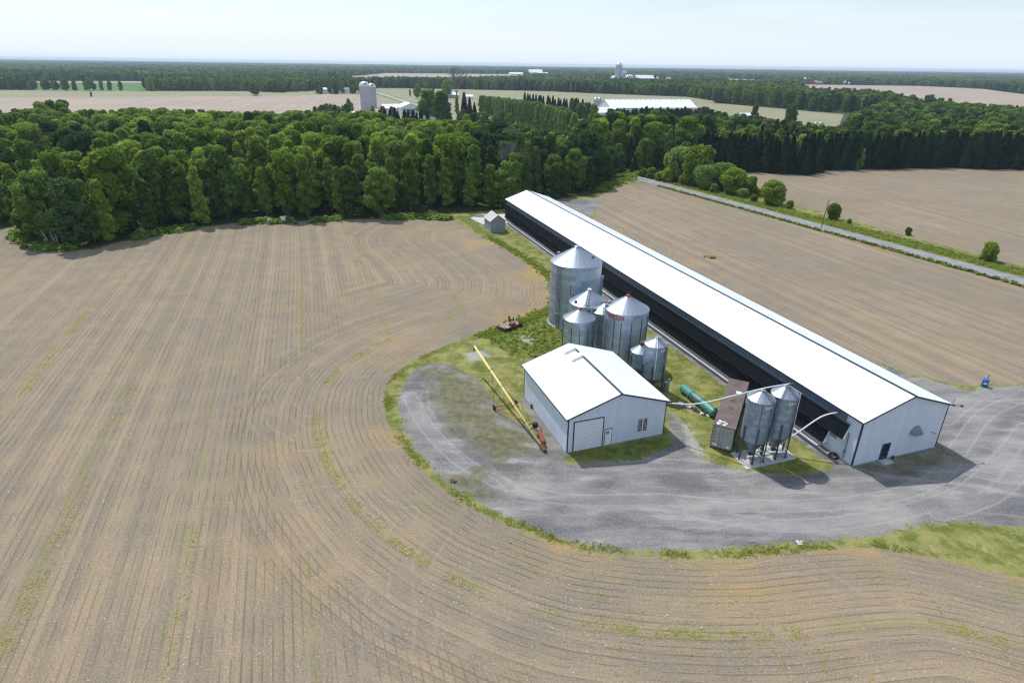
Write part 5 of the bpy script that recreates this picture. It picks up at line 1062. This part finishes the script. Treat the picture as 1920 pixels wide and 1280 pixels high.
ok &= ~inside(X, Y, P_([(1085,232),(1330,222),(1325,186),(1100,190)]))
ok &= ~inside(X, Y, P_([(1100,362),(1250,348),(1262,352),(1262,335),(1190,322),(1140,345)]))
for (fx, fy, fr) in FIX: ok &= (X - fx) ** 2 + (Y - fy) ** 2 > fr * fr * 1.6
X, Y, px, py, dF = X[ok], Y[ok], px[ok], py[ok], dF[ok]
inS = inside(X, Y, SPR)
X, Y, px, py, dF = X[~inS], Y[~inS], px[~inS], py[~inS], dF[~inS]
n = len(X); u1, u2, u3 = RG.random(n), RG.random(n), RG.random(n); D = np.hypot(X, Y)
patch = .5 + .5 * np.sin(X * .045 + 1.3 * np.sin(Y * .021)) * np.cos(Y * .038 + X * .011)
def kind_of(i):
    x_, y_ = px[i], py[i]; q = u1[i] * .6 + patch[i] * .4
    if 1080 < x_ < 1345 and 205 < y_ < 240: return 's%d' % int(u2[i] * 3)           # pines before the huge barn
    if 960 < x_ < 1110 and 197 < y_ < 216: return 's%d' % int(u2[i] * 3)
    if x_ < 170 and y_ < 262 and y_ > 225: return 's%d' % int(u2[i] * 3) if u1[i] < .6 else 'd0'
    if x_ > 1330 and 232 < y_ < 330 and q < .25: return 's%d' % int(u2[i] * 3)
    if 1020 < x_ < 1330 and 262 < y_ < 345: return ('m%d' if q < .50 else ('d%d' if q < .78 else 'b%d')) % int(u2[i] * 3) if u3[i] > .22 else 's%d' % int(u2[i] * 3)
    if 900 < x_ < 1130 and y_ > 262: return ('d%d' if q > .42 else 'm%d') % int(u2[i] * 3)
    if 640 < x_ < 930 and 250 < y_ < 400: return ('b%d' if q > .40 else 'm%d') % int(u2[i] * 4)
    if x_ > 1330 and y_ < 300: return ('m%d' if q > .45 else ('d%d' if q > .25 else 'b%d')) % int(u2[i] * 3)
    return ('b%d' if q > .50 else ('m%d' if q > .22 else 'd%d')) % int(u2[i] * 4)
key = [kind_of(i) for i in range(n)]
hh = np.array([{'s': 17}.get(k[0], 18.5) for k in key]) * (.72 + .46 * u3)
hh = np.where((px > 1120) & (px < 1330) & (py > 315), hh * .62, hh)
hh = np.where(dF < 8, hh * (.72 + .2 * u2), hh)
hh = np.where((px < 170) & (py < 262) & (py > 225), hh * 1.30, hh)
hh = np.where((px > 1330) & (py < 330), hh * .72, hh)
CAPX = [-200, 0, 20, 40, 90, 135, 150, 260, 400, 560, 600, 640, 700, 720, 745, 800, 930, 955, 990, 1023, 1052, 1075, 1090, 1105, 1150, 1260, 1310, 1330, 1400, 1480, 1530, 1575, 1592, 1650, 1700, 1920, 2100]
CAPY = [214, 208, 186, 174, 177, 183, 205, 200, 205, 206, 205, 209, 206, 212, 219, 222, 224, 228, 233, 240, 246, 236, 214, 203, 201, 201, 205, 207, 214, 222, 232, 233, 212, 190, 184, 198, 206]
ycap = np.interp(px, CAPX, CAPY); hmax = CH * (py - ycap) / (py - 108.6 - .0132 * px) * (.78 + .22 * RG.random(n))
drop = (hmax < 5.5); hh = np.minimum(hh, hmax)
order = np.argsort(D * (1 + .0 * D) - np.where(dF < 14, 60, 0))
TONE = dict(b='bright yellow-green', m='mid green', d='dull dark green', s='dark pointed')
def zone(x_, y_, d_):
    side = ('left of the white boxes' if x_ < 500 else 'behind the white boxes' if x_ < 620 else 'behind the middle of the ploughed field' if x_ < 860 else 'behind the far end of the long barn' if x_ < 1130 else 'beside the bend where the road meets the wood' if x_ < 1345 else 'behind the spruce belt')
    row = 'front-edge' if d_ < 8 else ('second-row' if d_ < 16 else 'inner')
    return row, side
IND, STF = [], []
nd = 0
for i in order:
    if drop[i]: continue
    if nd < 190 and px[i] > -60 and px[i] < 1990 and (dF[i] < 60): IND.append(i); nd += 1
    else: STF.append(i)
for i in IND:
    row, side = zone(px[i], py[i], dF[i]); k = key[i]
    tall = 'tall' if hh[i] > 16.5 else ('medium' if hh[i] > 13 else 'low')
    lb = f"{row} {tall} {TONE[k[0]]} {'conifer' if k[0] == 's' else 'tree'}, {side}"
    plant(k, X[i], Y[i], hh[i], .85 + .40 * RG.random() + .35 * (hh[i] < 12), lb, f"{row} {tall} {TONE[k[0]]} trees {side}")
# spruce belt: individuals for the rows facing the field
SX, SY = np.meshgrid(np.arange(60, 330, 3.9), np.arange(255, 370, 4.4)); SX = SX + (np.arange(SX.shape[0])[:, None] % 2) * 2; SX = (SX + RG.uniform(-.9, .9, SX.shape)).ravel(); SY = (SY + RG.uniform(-1.0, 1.0, SY.shape)).ravel()
ok = inside(SX, SY, SPR); SX, SY = SX[ok], SY[ok]; sx_, sy_ = PJ(SX, SY); ok = (sx_ > 1280) & (sx_ < 2000); SX, SY, sx_, sy_ = SX[ok], SY[ok], sx_[ok], sy_[ok]
dS = sdf(SX, SY, FOR); o2 = np.argsort(dS); SPS = []
for c_, i in enumerate(o2):
    h = 10.8 + RG.random() * 4.6; side = 'left third' if sx_[i] < 1500 else ('middle third' if sx_[i] < 1720 else 'right third'); row = 'front-row' if dS[i] < 5 else 'rear-row'
    if c_ < 210: plant('s%d' % RG.integers(3), SX[i], SY[i], h, 1.02 + .2 * RG.random(), f'{row} dark spruce in the {side} of the spruce belt beyond the right field', f'{row} spruces {side}')
    else: SPS.append((SX[i], SY[i], h / 17, 's'))
at('b1', 1612, 317.5, 9, .8, 'small bright green tree growing against the front of the spruce belt'); at('b1', 1605, 320, 5, .9, 'low light green sapling at the foot of the spruce belt')
# stuff: the rest of the woods, instanced from crowns of the trees above
def woodland(name, label, rows, keys, cat='woodland'):
    """rows: x, y, sxy, sz, kind index"""
    rows = np.array(rows, float); n = len(rows); me = bpy.data.meshes.new(name); me.vertices.add(n)
    me.vertices.foreach_set('co', np.stack([rows[:, 0], rows[:, 1], np.zeros(n)], 1).ravel())
    a = me.attributes.new('sc', 'FLOAT_VECTOR', 'POINT'); a.data.foreach_set('vector', np.stack([rows[:, 2], rows[:, 2], rows[:, 3]], 1).ravel())
    a = me.attributes.new('rot', 'FLOAT_VECTOR', 'POINT'); z = RG.random(n) * 6.28; a.data.foreach_set('vector', np.stack([z * 0, z * 0, z], 1).ravel())
    a = me.attributes.new('pick', 'INT', 'POINT'); a.data.foreach_set('value', rows[:, 4].astype(np.int32))
    o = bpy.data.objects.new(name, me); col.objects.link(o); tag(o, label, cat, kind='stuff')
    ng = bpy.data.node_groups.new(name, 'GeometryNodeTree'); ng.interface.new_socket('Geometry', in_out='INPUT', socket_type='NodeSocketGeometry'); ng.interface.new_socket('Geometry', in_out='OUTPUT', socket_type='NodeSocketGeometry')
    gi = ng.nodes.new('NodeGroupInput'); go = ng.nodes.new('NodeGroupOutput'); ip = ng.nodes.new('GeometryNodeInstanceOnPoints'); jo = ng.nodes.new('GeometryNodeJoinGeometry')
    for k in reversed(keys):
        src = CROWN_OF[k]; oi = ng.nodes.new('GeometryNodeObjectInfo'); oi.transform_space = 'ORIGINAL'; oi.inputs['Object'].default_value = src; oi.inputs['As Instance'].default_value = True
        ng.links.new(oi.outputs['Geometry'], jo.inputs[0])
    def na(nm, ty): q = ng.nodes.new('GeometryNodeInputNamedAttribute'); q.data_type = ty; q.inputs['Name'].default_value = nm; return q.outputs['Attribute']
    ng.links.new(gi.outputs[0], ip.inputs['Points']); ng.links.new(jo.outputs[0], ip.inputs['Instance']); ip.inputs['Pick Instance'].default_value = True
    ng.links.new(na('pick', 'INT'), ip.inputs['Instance Index']); ng.links.new(na('sc', 'FLOAT_VECTOR'), ip.inputs['Scale']); ng.links.new(na('rot', 'FLOAT_VECTOR'), ip.inputs['Rotation'])
    ng.links.new(ip.outputs[0], go.inputs[0]); md_ = o.modifiers.new('scatter', 'NODES'); md_.node_group = ng; return o
CROWN_OF = {}
for o in col.objects:
    if o.name.startswith('crown') and o.type == 'MESH':
        for k, v in KIND.items():
            if v[0] == o.data and k not in CROWN_OF: CROWN_OF[k] = o
KEYS = [k for k in ('b0', 'b1', 'b2', 'b3', 'm0', 'm1', 'm2', 'm3', 'd0', 'd1', 'd2', 'd3', 's0', 's1', 's2') if k in CROWN_OF]
rows = [(X[i], Y[i], hh[i] / KIND[key[i]][2] * (.95 + .35 * RG.random()), hh[i] / KIND[key[i]][2], KEYS.index(key[i])) for i in STF if key[i] in KEYS]
woodland('woodland', 'dense mixed wood filling the middle distance behind the front trees', rows, KEYS)
if SPS: woodland('spruce_woodland', 'dark spruce mass behind the front rows of the spruce belt', [(a, b, c * 1.1, c, RG.integers(3)) for a, b, c, _ in SPS], ['s0', 's1', 's2'])
def far_band(y0, y1, st, hs, wsc):
    X, Y, px_, py_ = cand(y0, y1, st); q = RG.random(len(X)) * .55 + (.5 + .5 * np.sin(X * .008 + 2 * np.sin(Y * .0035)) * np.cos(Y * .006)) * .45
    inb = inside(X, Y, P_([(1085,232),(1330,222),(1325,186),(1100,190)])); out = []
    for i in range(len(X)):
        if inb[i]: continue
        k = ('b' if q[i] > .80 else 'm' if q[i] > .42 else 'd' if q[i] > .22 else 's') + str(RG.integers(3)); h = hs * (.78 + .4 * RG.random())
        if k in KEYS: out.append((X[i], Y[i], wsc * (.8 + .4 * RG.random()) * hs / 18, h / KIND[k][2], KEYS.index(k)))
    return out
woodland('woodland', 'hazy woods and tree lines beyond the left and right farms', far_band(700, 1500, 9.5, 15, 1.2), KEYS)
woodland('woodland', 'blue-green forest sheet stretching far beyond the distant fields', far_band(1500, 3600, 19, 15, 2.2), KEYS)
woodland('woodland', 'continuous blue forest line along the horizon', far_band(3600, 11500, 52, 17, 6.0), KEYS)
# isolated far bushes and tree lines in clearings are part of the woods above
# ================================================================ weeds and tall grass
def tufts(name, label, pts, hs, mat, q=7, spread=.22):
    P = []; Nn = []; S = []
    for (x, y), h in zip(pts, hs):
        for _ in range(q):
            a = RG.random() * 6.28; rr = spread * RG.random(); P.append((x + rr * math.cos(a), y + rr * math.sin(a), h * (.25 + .6 * RG.random()))); Nn.append((math.cos(a) * .5, math.sin(a) * .5, 1.0)); S.append(min(.7, h) * (.5 + .6 * RG.random()))
    me = quads_mesh(name, np.array(P), np.array(Nn), np.array(S), mat, 1.5); o = bpy.data.objects.new(name, me); col.objects.link(o); return tag(o, label, 'plants', kind='stuff')
def along(poly, n, off, jit):
    seg = np.linalg.norm(np.diff(poly, axis=0), axis=1); cs = np.concatenate([[0], np.cumsum(seg)]); out = []
    for _ in range(n):
        s_ = RG.random() * cs[-1]; i = min(len(seg) - 1, np.searchsorted(cs, s_) - 1); i = max(0, i); d = (poly[i + 1] - poly[i]) / seg[i]; p_ = poly[i] + d * (s_ - cs[i]); nn_ = np.array([-d[1], d[0]]); out.append(p_ + nn_ * (off + RG.normal() * jit))
    return out
vb = YB[12:-3]; pts = [q for q in along(vb, 2600, .45, .35) if math.sin(q[0] * .9) + math.sin(q[1] * .7 + q[0] * .3) > -.6]; tufts('verge_weeds', 'low weeds growing along the edge between ploughed field and yard', pts, .04 + .09 * RG.random(len(pts)) ** 1.5, M['leaf_grass'], 6, .3)
M['leaf_lush'] = leafmat('leaf_lush', (.11, .175, .022), (.27, .34, .055), .42)
pts = along(YB[:8], 900, 1.2, .7) + along(YB[7:12], 500, 1.2, .8); tufts('tall_grass', 'tall lush grass strip between the field and the long barn', pts, .10 + .2 * RG.random(len(pts)), M['leaf_lush'], 8, .35)
pts = []
while len(pts) < 420:
    q = U(905 + RG.random() * 150, 585 + RG.random() * 85)
    if sdf(np.array([q[0]]), np.array([q[1]]), LU[0])[0] > 0: pts.append(q)
tufts('long_grass', 'clumps of long dark grass around the rusty implement and bins', pts, .10 + .25 * RG.random(len(pts)), M['leaf_lush'], 8, .4)
pts = [rp_(RG.uniform(-30, 150), RW + 1.2 + RG.random() * 6.5) for _ in range(2600)]; tufts('verge_grass', 'tall green grass bank along the far side of the road', pts, .12 + .35 * RG.random(len(pts)), M['leaf_lush'], 8, .5)
pts = [rp_(RG.uniform(-6, 150), -RW - .2 - RG.random() * 1.2) for _ in range(1100)]; tufts('verge_grass', 'narrow line of weeds along the near side of the road', pts, .25 + .5 * RG.random(len(pts)), M['leaf_lush'], 7, .4)
WP = []
def ws_(a, b): return math.sin(a * .21 + b) + math.sin(a * .083 + b * 1.7) + .5 * math.sin(a * .6)
for c_, wd, y0_, y1_, nn_ in ((-96.3, .45, 30, 60, 0), (-96.3, .45, 52, 105, 900), (-82.6, .5, 22, 95, 900), (-70.5, .35, 28, 75, 350), (-59.3, .4, 70, 165, 500), (-45.5, .45, 85, 160, 600), (-30.5, .45, 105, 165, 500)):
    for _ in range(nn_):
        y_ = RG.uniform(y0_, y1_); s_ = y_
        if ws_(s_, c_) < -.1: continue
        q = BO + BV * (c_ + RG.normal() * wd); q = q + BU * ((y_ - q[1]) / BU[1])
        if sdf(np.array([q[0]]), np.array([q[1]]), F1)[0] > 1 : WP.append(q)
for q in along(YB[10:-2], 1700, -8.6, .38) + along(YB[3:30], 500, -3.2, 1.6) + along(YB[28:-2], 900, -9, 5):
    if ws_(q[0] * 1.3 + q[1], 2.) > -.2 and sdf(np.array([q[0]]), np.array([q[1]]), F1)[0] > .3: WP.append(q)
tufts('field_weeds', 'scattered yellow-green weeds in streaks along missed rows of the ploughed field', WP, .04 + .07 * RG.random(len(WP)), M['leaf_weed'], 6, .26)
fe = F1[1:15]; pts = [q for q in along(fe, 1900, 0, 1.1) if math.sin(q[0] * .33) + math.sin(q[0] * .12 + q[1] * .2) > -.2] + along(P_([(1122,360),(1155,345),(1187,328),(1242,330)]), 400, 0, 1.5); tufts('undergrowth', 'rough undergrowth and low shrubs at the foot of the wood edge', pts, .4 + 1.5 * RG.random(len(pts)) ** 2, M['leaf_mid'], 16, .9)
pts = [U(1331 + RG.normal() * 5, 483 + RG.normal() * 1.2) for _ in range(12)]; tufts('weed_patch', 'lone weed patch in the middle of the field right of the long barn', pts, .3 + .4 * RG.random(12), M['leaf_grass'], 8, .5)
# ================================================================ HAZE
t = NT('haze_air'); v = t.N('ShaderNodeVolumePrincipled'); v.inputs['Color'].default_value = (.68, .85, 1.0, 1); v.inputs['Density'].default_value = .000095; v.inputs['Anisotropy'].default_value = .2
t.t.links.new(v.outputs[0], t.out.inputs['Volume'])
m = MB(); m.box(-13000, 13000, -250, 13500, -1.3, 54); tag(m.build('haze', t.mat), 'thin pale summer haze over the whole countryside', 'haze', kind='stuff')
